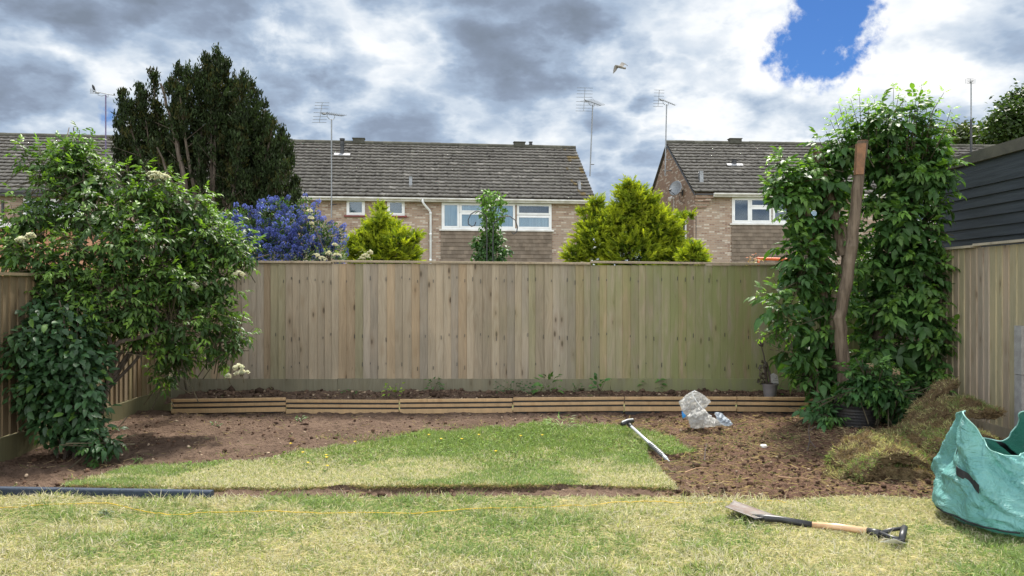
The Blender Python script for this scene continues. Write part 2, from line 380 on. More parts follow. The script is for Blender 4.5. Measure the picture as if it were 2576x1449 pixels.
class House:
    def __init__(s, O, yaw):
        s.O = O; s.yaw = R(yaw); s.c = math.cos(s.yaw); s.s = math.sin(s.yaw)
    def x(s, px, yo=0.0):      # local x where the ray through px meets the plane local y = yo
        k = (px - CX) / F; ox = s.O[0] - s.s * yo; oy = s.O[1] + s.c * yo
        return (k * oy - ox) / (s.c - k * s.s)
    def depth(s, x, yo=0.0): return s.O[1] + s.s * x + s.c * yo
    def z(s, px, py, yo=0.0): return CAMZ - (py - CY) / F * s.depth(s.x(px, yo), yo)
    def world(s, x, y, z): return Vector((s.O[0] + s.c * x - s.s * y, s.O[1] + s.s * x + s.c * y, z))

def roof_courses(x0, x1, yE, zE, yR, zR, name, root, seed=1, lichen=(None, None)):
    """interlocking concrete tiles laid as stepped courses with a double roll"""
    rg = np.random.default_rng(seed); L = math.hypot(yR - yE, zR - zE); nC = int(round(abs(L) / 0.315))
    ux = 0.075; nx = int((x1 - x0) / ux) + 1; xs = x0 + np.arange(nx) * ux; xs[-1] = x1
    prof = np.array([0.022, 0.004, 0.0, 0.004])[np.arange(nx) % 4]
    ny, nz = -(zR - zE) / L, (yR - yE) / L       # outward normal (for front slope)
    if nz < 0: ny, nz = -ny, -nz
    V = []; C = []; Fq = []
    tid = np.arange(nx) // 4
    for i in range(nC):
        jit = rg.normal(0, 0.003, tid.max() + 2)[tid]; tone = rg.uniform(0.90, 1.10, tid.max() + 2)[tid]
        pale = (rg.random(tid.max() + 2) < 0.05)[tid]
        t0, t1 = i / nC, min((i + 1.12) / nC, 1.0)
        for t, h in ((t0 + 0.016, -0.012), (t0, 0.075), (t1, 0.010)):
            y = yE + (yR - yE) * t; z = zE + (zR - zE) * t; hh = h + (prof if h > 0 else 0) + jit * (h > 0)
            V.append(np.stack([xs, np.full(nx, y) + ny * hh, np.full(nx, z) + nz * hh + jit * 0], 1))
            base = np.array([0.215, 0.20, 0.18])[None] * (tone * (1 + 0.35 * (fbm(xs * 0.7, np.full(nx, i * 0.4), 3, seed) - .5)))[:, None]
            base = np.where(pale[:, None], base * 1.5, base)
            if h < 0: base = base * 0.3  # shade under each course lip painted into the riser row's colour
            spk = (rg.random(nx) < 0.05)[:, None]; base = np.where(spk, base * 0.35 if h > 0.03 else base, base)
            sp2 = (rg.random(nx) < 0.03)[:, None]; base = np.where(sp2, np.array([0.30, 0.29, 0.25])[None], base)
            if lichen[0] is not None:
                lm = (fbm(xs * 3, np.full(nx, i * 0.7), 3, 5) > 0.60) & (np.abs(xs - lichen[0]) < lichen[1])
                base = np.where(lm[:, None], np.array([0.25, 0.19, 0.10])[None], base)
            C.append(base)
        b = (3 * i) * nx; j = np.arange(nx - 1)
        for r in (0, 1):
            Fq.append(np.stack([b + r * nx + j, b + r * nx + j + 1, b + (r + 1) * nx + j + 1, b + (r + 1) * nx + j], 1))
    return npmesh(name, np.concatenate(V), [np.concatenate(Fq)], M['tile'], root, np.concatenate(C), local=True)
def hung_tiles(x0, x1, z0, z1, root, seed=3, y=-0.03, gauge=0.165):
    rg = np.random.default_rng(seed); m = MB(); n = int((z1 - z0) / gauge) + 1
    for i in range(n):
        zt = z1 - i * gauge; zb = max(zt - gauge, z0 - 0.02); x = x0 - (0.09 if i % 2 else 0)
        while x < x1:
            xa = max(x, x0); xb = min(x + 0.178, x1)
            if xb > xa + .01:
                k = rg.uniform(0.8, 1.15); k *= 1.25 if rg.random() < 0.04 else 1
                m.cur = (0.205 * k, 0.165 * k, 0.130 * k)
                m.hexa([(xa, y - 0.035, zb), (xb, y - 0.035, zb), (xb, y, zb), (xa, y, zb), (xa, y - 0.008, zt + .01), (xb, y - 0.008, zt + .01), (xb, y, zt + .01), (xa, y, zt + .01)])
            x += 0.18
    return m.build('tile_cladding', M['hung'], root, local=True)
def window(root, H, px0, px1, py0, py1, lights, sill=None, sillmat='whitepaint', lintel=None, seed=0):
    """lights: list of (u0,u1,v0,v1,kind) in fractions, v from the top"""
    x0, x1 = H.x(px0), H.x(px1); pm = (px0 + px1) / 2; z1, z0 = H.z(pm, py0), H.z(pm, py1)
    W_, Hh = x1 - x0, z1 - z0
    f = MB(); ft = 0.055
    f.box(x0, -0.05, z0, x0 + ft, -0.002, z1); f.box(x1 - ft, -0.05, z0, x1, -0.002, z1)
    f.box(x0 + ft, -0.05, z1 - ft, x1 - ft, -0.002, z1); f.box(x0 + ft, -0.05, z0, x1 - ft, -0.002, z0 + ft)
    for (u0, u1, v0, v1, kd) in lights:
        a, b = x0 + u0 * W_, x0 + u1 * W_; c, d = z1 - v1 * Hh, z1 - v0 * Hh; s_ = 0.06; yy = -0.066
        a2, b2, c2, d2 = a + .012, b - .012, c + .012, d - .012
        f.box(a2, yy, c2, a2 + s_, -0.0515, d2); f.box(b2 - s_, yy, c2, b2, -0.0515, d2)
        f.box(a2 + s_, yy, d2 - s_, b2 - s_, -0.0515, d2); f.box(a2 + s_, yy, c2, b2 - s_, -0.0515, c2 + s_)
        # mullion filling behind the sash
        f.box(a - 0.02, -0.0495, c - 0.0, a + 0.05, -0.03, d); f.box(b - 0.05, -0.0495, c, b + 0.02, -0.0301, d)
        f.box(a, -0.0491, c - 0.02, b, -0.0302, c + 0.05); f.box(a, -0.0491, d - 0.05, b, -0.0302, d + 0.02)
    fr = f.build('window', M['white'], root, local=True)
    for (u0, u1, v0, v1, kd) in lights:
        a, b = x0 + u0 * W_ + .07, x0 + u1 * W_ - .07; c, d = z1 - v1 * Hh + .07, z1 - v0 * Hh - .07
        g = MB(); g.box(a - .01, -0.060, c - .01, b + .01, -0.056, d + .01); g.build('pane', M['glass'], fr, local=True)
        k = MB(); k.box(a - .02, -0.0025, c - .02, b + .02, -0.0005 - 0.001, d + .02); k.build('dark_room', M['room'], fr, local=True)
        if kd in ('net', 'mauve', 'blind', 'half'):
            cm = M['mauve'] if kd == 'mauve' else M['blind'] if kd == 'blind' else M['curtain']
            n = 40; xs = np.linspace(a, b if kd != 'mauve' else a + (b - a) * .62, n); yy = -0.018 + 0.008 * np.sin(np.arange(n) * 1.9 + seed)
            top = d if kd != 'half' else c + (d - c) * .6
            V = np.concatenate([np.stack([xs, yy, np.full(n, c)], 1), np.stack([xs, yy, np.full(n, top)], 1)]); j = np.arange(n - 1)
            npmesh('curtain', V, [np.stack([j, j + 1, n + j + 1, n + j], 1)], cm, fr, local=True, smooth=True)
    if sill:
        s_ = MB(); s_.box(x0 - 0.10, -0.11, z0 - 0.07, x1 + 0.10, -0.003, z0 - 0.004); s_.build('sill', M[sillmat], fr, local=True)
    if lintel:
        l_ = MB(); l_.box(x0 - .01, -0.035, z1 + 0.004, x1 + .01, -0.003, z1 + lintel); l_.build('lintel', M['whitepaint'], root, local=True)
    return fr

def house_shell(root, H, xl, xr, depth, zE, zR, seed, lichen=(None, None), gutter=True, gx=None, gable_left=False):
    gz = -0.3
    # walls
    w = MB(); w.add([(xl, 0, gz), (xr, 0, gz), (xr, 0, zE), (xl, 0, zE)], [(0, 1, 2, 3)])
    w.add([(xl, depth, gz), (xr, depth, gz), (xr, depth, zE), (xl, depth, zE)], [(1, 0, 3, 2)])
    w.build('wall', M['brick'], root, local=True)
    g = MB(); ym = depth / 2
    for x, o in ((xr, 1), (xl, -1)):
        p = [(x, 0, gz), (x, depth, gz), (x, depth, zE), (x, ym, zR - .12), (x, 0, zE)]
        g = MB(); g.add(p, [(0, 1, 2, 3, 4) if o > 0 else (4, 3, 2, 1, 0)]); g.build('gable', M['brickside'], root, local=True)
    ov = 0.33; ve = 0.10; sl = (zR - zE) / ym
    yE, zEe = -ov, zE - ov * sl + 0.14
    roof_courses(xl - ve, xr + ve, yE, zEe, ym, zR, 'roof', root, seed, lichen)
    b = MB(); b.add([(xl - ve, depth + ov, zEe), (xr + ve, depth + ov, zEe), (xr + ve, ym, zR), (xl - ve, ym, zR)], [(1, 0, 3, 2)])
    b.cur = (0.14, 0.13, 0.12); b.c = [(0.14, 0.13, 0.12)] * len(b.v); b.build('roof_back', M['tile'], root, local=True)
    rd = MB(); x = xl - ve; k = 0; rg = random.Random(seed)
    while x < xr + ve:
        x2 = min(x + 0.45, xr + ve); c = rg.uniform(.08, .125); rd.cur = (c, c * .98, c * .80)
        dz = rg.uniform(-.006, .006)
        rd.tube([(x, ym, zR + .03 + dz), (x2 + .01, ym, zR + .03 + dz)], 0.125, 10); x = x2
    rd.build('ridge', M['tile'], root, local=True, smooth=False)
    # barge boards
    for x in (xl - ve + 0.012, xr + ve - 0.042):
        bg_ = MB(); bg_.add([(x, yE, zEe - .12), (x + .03, yE, zEe - .12), (x + .03, ym, zR - .14), (x, ym, zR - .14), (x, yE, zEe - .005), (x + .03, yE, zEe - .005), (x + .03, ym, zR - .01), (x, ym, zR - .01)],
                [(0, 3, 2, 1), (0, 1, 5, 4), (1, 2, 6, 5), (2, 3, 7, 6), (3, 0, 4, 7), (4, 5, 6, 7)])
        bg_.build('barge_board', M['blackmetal'], root, local=True)
    # soffit, fascia and gutter
    s_ = MB(); x0g = xl if gx is None else gx
    s_.box(x0g, yE + .02, zEe - .16, xr + .02, -0.002, zEe - .14); s_.box(x0g, yE - .005, zEe - .165, xr + .05, yE + .018, zEe - .02)
    s_.build('fascia', M['whitepaint'], root, local=True)
    if gutter:
        gt = MB(); prof = [(0.0, 0.0), (0.0, -.05), (-.03, -.085), (-.075, -.085), (-.105, -.05), (-.105, 0)]
        yb = yE - .007; vs = []; 
        for xx in (x0g, xr + .1): vs += [(xx, yb + a, zEe - .02 + b_) for a, b_ in prof]
        gt.add(vs, [(i, i + 1, i + 7, i + 6) for i in range(5)] + [(0, 1, 2, 3, 4, 5), (11, 10, 9, 8, 7, 6)]); gt.build('gutter', M['whitepaint' if gutter is True else gutter], root, local=True)
    return yE, zEe, ym, sl
def roof_y(H, zE, zR, ym, px, py):
    """local (x,y,z) of the roof point seen at px,py"""
    best = None
    for i in range(400):
        y = -.33 + (ym + .33) * i / 399; z = zE + (zR - zE) * y / ym + .14 * (1 - y / ym); x = H.x(px, y); d = abs(H.z(px, py, y) - z)
        if best is None or d < best[0]: best = (d, x, y, z)
    return best[1:]
def flue(root, H, prm, px, py_base, h, r=0.075, flash=True):
    x, y, z = roof_y(H, *prm, px, py_base); m = MB()
    m.tube([(x, y, z - .1), (x, y, z + h * .62)], r, 10); m.tube([(x, y, z + h * .62), (x, y, z + h * .68)], r * 1.25, 10)
    m.tube([(x, y, z + h * .68), (x, y, z + h * .86)], r * .95, 10); m.tube([(x, y, z + h * .88), (x, y, z + h)], [r * 1.25, r * 1.45], 10)
    f = m.build('flue', M['blackmetal'], root, local=True, smooth=False)
    if flash:
        q = MB(); q.hexa([(x - .36, y - .16, z - .03), (x + .36, y - .16, z - .03), (x + .36, y + .0, z + .085), (x - .36, y + .0, z + .085), (x - .36, y - .18, z + .0), (x + .36, y - .18, z + .0), (x + .36, y - .02, z + .115), (x - .36, y - .02, z + .115)])
        q.build('flashing', M['lead'], f, local=True)
def roof_vent(root, H, prm, px, py, w=.14, h=.4):
    x, y, z = roof_y(H, *prm, px, py); m = MB(); m.hexa([(x - w / 2, y - .12, z - .05), (x + w / 2, y - .12, z - .05), (x + w / 2, y + .1, z + .05), (x - w / 2, y + .1, z + .05), (x - w / 2, y - .10, z + h * .75), (x + w / 2, y - .10, z + h * .75), (x + w / 2, y + .1, z + h), (x - w / 2, y + .1, z + h)])
    m.tube([(x, y - .02, z + h * .7), (x, y - .02, z + h * 1.05)], w * .62, 8)
    m.build('roof_vent', M['alu'], root, local=True)
def ridge_vent(root, H, px0, px1, ym, zR):
    x0, x1 = H.x(px0, ym), H.x(px1, ym); m = MB(); m.cur = (.09, .09, .075); m.box(x0, ym - .16, zR + .02, x1, ym + .16, zR + .23); m.box(x0 - .03, ym - .19, zR + .232, x1 + .03, ym + .19, zR + .265)
    m.build('ridge_vent', M['tile'], root, local=True)

M['lead'] = plain('lead flashing', (.42, .42, .43), (.26, .26, .27), 8, .7)
# ------------------------------------------------------------------ left terrace
HL = House((3.47, 33.5), 7.0)
left = empty('terraced_house', (3.47, 33.5, 0), 'long buff brick terrace with white downpipe and net curtains, left of the gap', 'house', 'brick terraces beyond the fence', R(7.0))
zE, zR, dp = 5.30, 8.18, 8.0
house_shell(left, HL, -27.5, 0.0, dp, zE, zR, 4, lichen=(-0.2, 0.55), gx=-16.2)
prm = (zE, zR, dp / 2)
bg2 = MB(); bg2.box(-27.4, -.345, zE - .33 * .72 + .14 - .17, -16.25, -.31, zE - .33 * .72 + .14 - .02); bg2.box(-27.4, -.42, zE - .14, -16.25, -.347, zE - .04); bg2.tube([(HL.x(8), -.05, 0), (HL.x(8), -.05, 4.9)], .045, 8)
bg2.build('black_gutter', M['blackmetal'], left, local=True)
flue(left, HL, prm, 861, 391, .78, .085); flue(left, HL, prm, 1335, 372, .30, .075, False)
ridge_vent(left, HL, 888, 917, dp / 2, zR); ridge_vent(left, HL, 1293, 1320, dp / 2, zR)
roof_vent(left, HL, prm, 1033, 466, .13, .36); roof_vent(left, HL, prm, 1457, 474, .12, .3)
window(left, HL, 872, 918, 500, 541, [(0.06, .94, .08, .95, 'blind')], sill=True, sillmat='red', lintel=.09)
window(left, HL, 974, 1018, 502, 542, [(0.06, .94, .08, .95, 'blind')], sill=True, sillmat='red', lintel=.09)
window(left, HL, 1111, 1387, 511, 577, [(.01, .155, .03, .95, 'net'), (.165, .39, .03, .35, 'net'), (.165, .39, .38, .95, 'net'), (.41, .66, .03, .95, 'net'), (.685, .99, .03, .42, 'none'), (.685, .99, .47, .95, 'net')], sill=True, seed=1)
window(left, HL, 60, 205, 500, 548, [(.02, .5, .05, .95, 'none'), (.52, .98, .05, .95, 'none')], sill=True, sillmat='black', seed=1)
window(left, HL, 700, 733, 502, 548, [(.05, .95, .05, .95, 'net')], sill=False)
fb = MB(); fb.box(HL.x(1109), -.035, HL.z(1250, 510), HL.x(1388), -.004, HL.z(1250, 510) + .19); fb.build('fascia_panel', M['whitepaint'], left, local=True)
hung_tiles(HL.x(1109), HL.x(1388), 0.3, HL.z(1250, 581), left)
gp = MB(); gp.box(HL.x(733), -.05, 1.5, HL.x(748), -.004, HL.z(740, 499)); gp.build('grey_panel', M['alu'], left, local=True)
dpm = MB(); xa, xb = HL.x(1063), HL.x(1083); zt = zE - .12
dpm.tube([(xa, -.39, zt), (xa, -.39, zt - .16), (xa + .06, -.36, zt - .27), (xb - .06, -.12, zt - .48), (xb, -.07, zt - .58), (xb, -.07, 0)], .048, 10)
for zz in (zt - .62, zt - 1.5, zt - 2.6): dpm.tube([(xb, -.07, zz - .05), (xb, -.07, zz + .05)], .058, 10)
dpm.build('downpipe', M['white'], left, local=True, smooth=True)
cp = MB(); cp.box(-.28, -.3, zE - .5, .02, -.003, zE - .155); cp.box(-.22, -.2, zE - .68, .02, -.003, zE - .502)
cp.build('corbel', M['brick'], left, local=True)

# ------------------------------------------------------------------ right terrace
HR = House((7.70, 32.6), 4.0)
right = empty('terraced_house', (7.70, 32.6, 0), 'buff brick end terrace with satellite dish on its gable, right of the gap', 'house', 'brick terraces beyond the fence', R(4.0))
zE2, zR2 = 5.50, 8.28
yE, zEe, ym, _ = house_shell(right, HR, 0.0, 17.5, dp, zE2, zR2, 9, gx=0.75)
prm2 = (zE2, zR2, dp / 2)
sf = MB(); sf.box(0.02, yE + .0, zEe - .10, .748, -.003, zEe - .04); sf.build('dark_soffit', M['blackmetal'], right, local=True)
cp = MB(); 
for i, (w_, y_) in enumerate(((.78, .28), (.70, .22), (.62, .16), (.54, .10))): cp.box(.0, -y_, zEe - .22 - i * .13, w_, -.003, zEe - .105 - i * .13)
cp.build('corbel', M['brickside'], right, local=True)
flue(right, HR, prm2, 1847, 417, .30, .09); roof_vent(right, HR, prm2, 1763, 456, .16, .42); ridge_vent(right, HR, 1834, 1863, dp / 2, zR2)
window(right, HR, 1841, 2066, 497, 562, [(.01, .19, .04, .95, 'none'), (.20, .43, .04, .36, 'none'), (.20, .43, .39, .95, 'none'), (.455, .66, .04, .95, 'mauve'), (.68, .99, .04, .40, 'none'), (.68, .99, .44, .95, 'net')], sill=True, seed=2)
window(right, HR, 2230, 2340, 500, 560, [(.02, .5, .05, .95, 'none'), (.52, .98, .05, .95, 'none')], sill=True)
fb = MB(); fb.box(HR.x(1840), -.035, HR.z(1950, 496), HR.x(2068), -.004, HR.z(1950, 496) + .2); fb.build('fascia_panel', M['hung'], right, local=True)
fbm_ = fb
hung_tiles(HR.x(1840), HR.x(2068), 0.3, HR.z(1950, 566), right, 5)
cb = MB(); cb.tube([(.10, -.012, 0), (.10, -.012, 4.6)], .012, 6); cb.build('cable', M['black'], right, local=True)
# gable windows (white slivers seen edge on)
for y0, y1, z0, z1 in ((1.0, 1.7, 3.3, 4.6), (2.6, 3.3, 3.1, 4.1)):
    gw = MB(); gw.box(-.06, y0, z0, -.003, y0 + .07, z1); gw.box(-.06, y1 - .07, z0, -.003, y1, z1); gw.box(-.06, y0 + .07, z1 - .07, -.003, y1 - .07, z1); gw.box(-.06, y0 + .07, z0, -.003, y1 - .07, z0 + .07)
    gwo = gw.build('window', M['white'], right, local=True)
    pn = MB(); pn.box(-.03, y0 + .07, z0 + .07, -.004, y1 - .07, z1 - .07); pn.build('pane', M['room'], gwo, local=True)
# security lamp on the gable
sl_ = MB(); yy = 2.95; zz = 5.55; sl_.tube([(-.003, yy, zz), (-.10, yy, zz)], .04, 8); sl_.tube([(-.10, yy, zz + .05), (-.24, yy - .05, zz - .06)], [.05, .10], 10); sl_.tube([(-.02, yy, zz), (-.02, yy, zz - 2.2)], .012, 6)
sl_.build('security_lamp', M['whitepaint'], right, local=True)

# satellite dish on the gable
dw = HR.world(-.02, 1.55, 5.62); dish = empty('satellite_dish', dw, 'grey oval satellite dish on an arm fixed to the brick gable', 'satellite dish')
m = MB(); c0 = dw + Vector((-.38, -.25, .18)); ax = Vector((-.75, -.62, .22)).normalized(); u = ax.orthogonal().normalized(); w = ax.cross(u); rings = []
vs = [c0 - ax * .07]; fs = []
for i in range(1, 6):
    r = i / 5 * .34
    vs += [c0 + (u * math.cos(a) + w * math.sin(a) * 1.0) * r + ax * (.6 * r * r - .07) for a in [k * 2 * math.pi / 24 for k in range(24)]]
for k in range(24): fs.append((0, 1 + k, 1 + (k + 1) % 24))
for i in range(4):
    for k in range(24): a = 1 + i * 24; fs.append((a + k, a + 24 + k, a + 24 + (k + 1) % 24, a + (k + 1) % 24))
m.add(vs, fs); d_ = m.build('reflector', M['alu'], dish, smooth=True); sm = d_.modifiers.new('s', 'SOLIDIFY'); sm.thickness = .012
m = MB(); m.tube([dw, dw + Vector((-.2, -.1, 0)), c0 - ax * .08], .025, 8); m.tube([dw + Vector((0, 0, -.12)), dw + Vector((0, 0, .12))], .05, 8); m.build('bracket', M['blackmetal'], dish)
m = MB(); e = c0 + ax * .42 + Vector((0, 0, -.22)); m.tube([c0 - u * 0 + Vector((0, 0, -.3)), e], .015, 6); m.tube([e, e + (c0 - e).normalized() * .12], .04, 8); m.build('receiver_arm', M['blackmetal'], dish)
m = MB(); m.tube([dw + Vector((-.2, -.1, 0)), dw + Vector((-.15, -.2, -.4)), dw + Vector((.0, -.45, -.5))], .012, 6); m.build('cable', M['black'], dish)

# ------------------------------------------------------------------ TV antennas
def antenna(px, py_top, py_bot, Y, label, boom, refl=None, nel=11, brk=(), mastcol='alu', elw=.22, roll=0.0, lower_dark=0, cradle=.22, refl_rows=8, small=False, lean=0.0):
    top = Wp(px, py_top, Y); bot = Wp(px - lean, py_bot, Y)
    root = empty('tv_antenna', bot, label, 'antenna', 'television antennas on the terraces')
    m = MB(); m.tube([bot, top], .028, 8); m.build('mast', M[mastcol], root)
    if lower_dark:
        m = MB(); mid = Wp(px, lower_dark, Y); m.tube([bot, mid], .05, 8); m.build('mast_sleeve', M['blackmetal'], root)
    a = Wp(boom[0], boom[1], Y - boom[4]); b = Wp(boom[2], boom[3], Y + boom[4]); d = (b - a).normalized()
    side = d.cross(Vector((0, 0, 1))).normalized(); up = side.cross(d).normalized()
    m = MB(); m.tube([a, b], .016, 6)
    q0 = a.lerp(b, .38 - cradle / 2); q1 = a.lerp(b, .38 + cradle); tp = top
    m.tube([q0, q0 - up * .12, tp.lerp(q0 - up * .12, .5) - up * .05, tp, tp.lerp(q1 - up * .12, .5) - up * .05, q1 - up * .12, q1], .012, 6)
    m.build('boom', M['alu'], root)
    m = MB()
    for i in range(nel):
        p = a.lerp(b, .12 + .88 * i / (nel - 1)); L = elw * (1 - .35 * i / nel); m.tube([p - side * L, p + side * L], .007, 5)
        if elw > .2: m.tube([p + side * L, p + side * L + up * .04], .007, 5)
    m.tube([a + d * .1 - up * .04, a + d * .24 - up * .02], .04, 6)
    m.build('element', M['alu'], root)
    if refl:
        m = MB(); (hw, hh, sk) = refl
        for i in range(refl_rows):
            t = -1 + 2 * i / (refl_rows - 1); t = math.copysign(abs(t) ** .85, t); c = a + Vector((0, 0, 1)) * hh * t + Vector((1, 0, 0)) * sk * t
            m.tube([c + Vector((-hw, -.08, -.01)), c + Vector((hw, .08, .02))], .009, 5)
        m.tube([a - Vector((sk, 0, hh)), a + Vector((sk, 0, hh))], .012, 5)
        if small:
            for s_ in (-1, 1): m.tube([a + Vector((hw * s_, 0, -hh)), a + Vector((hw * s_, 0, hh))], .009, 5)
        m.build('reflector', M['alu'], root)
    if brk:
        m = MB()
        for (bx0, bx1, by) in brk: m.tube([Wp(bx0, by, Y - .02), Wp(bx1, by, Y + .3)], .02, 6)
        m.build('bracket', M['blackmetal'], root)
    return root
antenna(834, 300, 548, 31.6, 'aerial mast with wide grid rising before the long roof, between conifer and flue', (807, 283, 864, 291, .5), (.27, .40, .06), 12, [(831, 846, 514)], elw=.26, refl_rows=7)
antenna(1491, 263, 443, 33.9, 'tall aerial on the right end of the long terrace roof, below the gull', (1470, 250, 1511, 265, .55), (.35, .50, .03), 11, [(1487, 1494, 413)], elw=.30, lean=7)
antenna(1677, 262, 442, 35.0, 'tall aerial bracketed to the gable with the satellite dish', (1657, 247, 1698, 264, .35), (.24, .37, .03), 9, [(1670, 1690, 401), (1670, 1690, 429)], elw=.12, lean=4, refl_rows=6)
antenna(266, 238, 402, 33.0, 'violet fringed aerial with a dark bird on it, left of the conifer', (234, 229, 290, 240, .25), (.09, .09, .0), 5, [], 'violet_fringe' if 'violet_fringe' in M else 'alu', elw=.03, refl_rows=4, small=True, cradle=.3)
antenna(2443, 207, 385, 34.5, 'thin aerial with a small square grid above the dark shed', (2441, 204, 2446, 204, 1.2), (.20, .10, .0), 7, [], elw=.09, refl_rows=4, lower_dark=300, small=True, cradle=.1)

# ------------------------------------------------------------------ fences
def feather_run(m, x0, x1, zb, zt, axis='x', at=0.0, pitch=0.097, face=-1, seed=1, colf=None, jit=.004):
    """overlapping feather edge boards; face = outward sign of the visible side"""
    rg = random.Random(seed); x = x0; i = 0
    while x < x1 - .02:
        w = pitch * rg.uniform(.86, 1.14); xb = min(x + w + .022, x1 + .01)
        m.cur = colf(x, rg); m.rn = rg.random()
        t0, t1 = .021 + rg.uniform(-.003, .005), .006
        z0, z1 = zb + rg.uniform(-jit, jit), zt; tl = rg.uniform(-.003, .003)
        a = [(x + tl, t0, z0), (xb + tl, t1, z0), (xb + tl, 0, z0), (x + tl, 0, z0), (x, t0, z1), (xb, t1, z1), (xb, 0, z1), (x, 0, z1)]
        if axis == 'x': p = [(u, at + face * v, z) for u, v, z in a]
        else: p = [(at + face * v, u, z) for u, v, z in a]
        m.hexa(p); x += w; i += 1
def fence_cols(base, var=.12):
    def f(x, rg):
        k = rg.uniform(1 - var, 1 + var) ; q = rg.random()
        c = base
        if q < .18: c = (base[0] * .92, base[1] * .95, base[2] * 1.02)
        elif q < .26: c = (base[0] * 1.03, base[1] * .95, base[2] * .86)
        elif q < .42: c = (base[0] * .95, base[1] * 1.02, base[2] * .90)
        return tuple(k * v for v in c)
    return f
YB = 9.5; XL = -4.22; XR = 4.62
back = empty('back_fence', (XL, YB, 0), 'weathered closeboard back fence, grey brown turning mossy green at the right', 'fence')
bays = [(XL, Wp(835, 0, YB).x - .002, 1.737, 1.728), (Wp(835, 0, YB).x + .002, Wp(1485, 0, YB).x - .002, 1.742, 1.712), (Wp(1485, 0, YB).x + .002, XR, 1.732, 1.688)]
cfB = fence_cols((0.34, 0.282, 0.208), .18)

for i, (a, b, za, zb_) in enumerate(bays):
    m = MB(); feather_run(m, a, b, .275, min(za, zb_) - .022 + (max(za, zb_) - min(za, zb_)) * .3, 'x', YB, seed=20 + i, colf=cfB); m.build('board_panel', M['fence'], back)
    m = MB(); m.cur = (.34, .28, .20); m.rn = .1 * i
    m.hexa([(a, YB - .045, za - .024), (b, YB - .045, zb_ - .024), (b, YB + .03, zb_ - .024), (a, YB + .03, za - .024), (a, YB - .045, za), (b, YB - .045, zb_), (b, YB + .03, zb_ + .004), (a, YB + .03, za + .004)]); m.build('cap_rail', M['fence2'], back)
gj = [XL, Wp(850, 0, YB).x, Wp(1535, 0, YB).x, Wp(2210, 0, YB).x, XR]
for i in range(4):
    m = MB(); k = random.uniform(.9, 1.05); m.cur = (.22 * k, .20 * k, .145 * k); m.rn = .2 + .17 * i
    m.hexa([(gj[i] + .003, YB - .034, .02), (gj[i + 1] - .003, YB - .034, .02), (gj[i + 1] - .003, YB - .002, .02), (gj[i] + .003, YB - .002, .02), (gj[i] + .003, YB - .034, .285), (gj[i + 1] - .003, YB - .034, .278), (gj[i + 1] - .003, YB - .002, .278), (gj[i] + .003, YB - .002, .285)])
    m.build('gravel_board', M['fence_g'] if 'fence_g' in M else M['fence'], back)
m = MB(); rg = random.Random(4); x = XL + .05
while x < XR - .05:
    for z0 in (1.52, .82, .46):
        if rg.random() < .62: zz = z0 + rg.uniform(-.03, .03); h = rg.uniform(.02, .055); m.box(x - .0032, YB - .0315, zz - h, x + .0032, YB - .0275, zz)
    x += .097
m.build('nail_stain', M['black'], back)['kind'] = 'stuff'

# left fence : feather edge seen from its side, running towards the viewer
lf = empty('side_fence', (XL, 5, 0), 'dark weathered closeboard fence behind the elder bush on the left', 'fence', 'side fences')
m = MB(); feather_run(m, 2.2, YB - .06, .17, 1.50, 'y', XL, face=1, seed=50, pitch=.10, colf=fence_cols((.24, .18, .11))); m.build('board_panel', M['fence3'], lf)
m = MB(); m.cur = (.20, .16, .10); m.box(XL - .03, 2.2, 1.505, XL + .05, YB - .06, 1.53); m.build('cap_rail', M['fence3'], lf)
m = MB(); m.cur = (.15, .14, .075); m.box(XL + .0, 2.2, -.12, XL + .034, YB - .06, .165); m.build('gravel_board', M['fence3'], lf)

rf = empty('side_fence', (XR, 5, 0), 'pale new closeboard fence in front of the dark shed on the right', 'fence', 'side fences')
bj = [2.4, 5.2, 7.62, YB - .06]
for i in range(3):
    m = MB(); feather_run(m, bj[i], bj[i + 1], .10, 1.80, 'y', XR, face=-1, seed=60 + i, pitch=.10, colf=fence_cols((.50, .41, .31), .10)); m.build('board_panel', M['fence2'], rf)
    m = MB(); m.cur = (.52, .46, .37); dz = (.0, .012, 0)[i]; m.box(XR - .06, bj[i] + .003, 1.802 + dz, XR + .03, bj[i + 1] - .003, 1.826 + dz); m.build('cap_rail', M['fence2'], rf)
m = MB(); m.cur = (.36, .31, .23); m.box(XR - .034, 2.4, -.12, XR - .002, YB - .06, .098); m.build('gravel_board', M['fence2'], rf)
m = MB()
for y in (5.2, 7.62): m.box(XR - .05, y - .05, -.1, XR - .0345, y + .05, 1.30)
M['concrete'] = plain('concrete', (.38, .37, .36), (.28, .27, .26), 14, .9, bmp=.004)
rg = random.Random(9); m2 = MB()
m2.box(XR - .075, 6.86, -.1, XR - .036, 6.96, .62); m2.box(XR - .077, 6.86, .625, XR - .036, 6.96, 1.06)
m2.build('concrete_post', M['concrete'], rf)

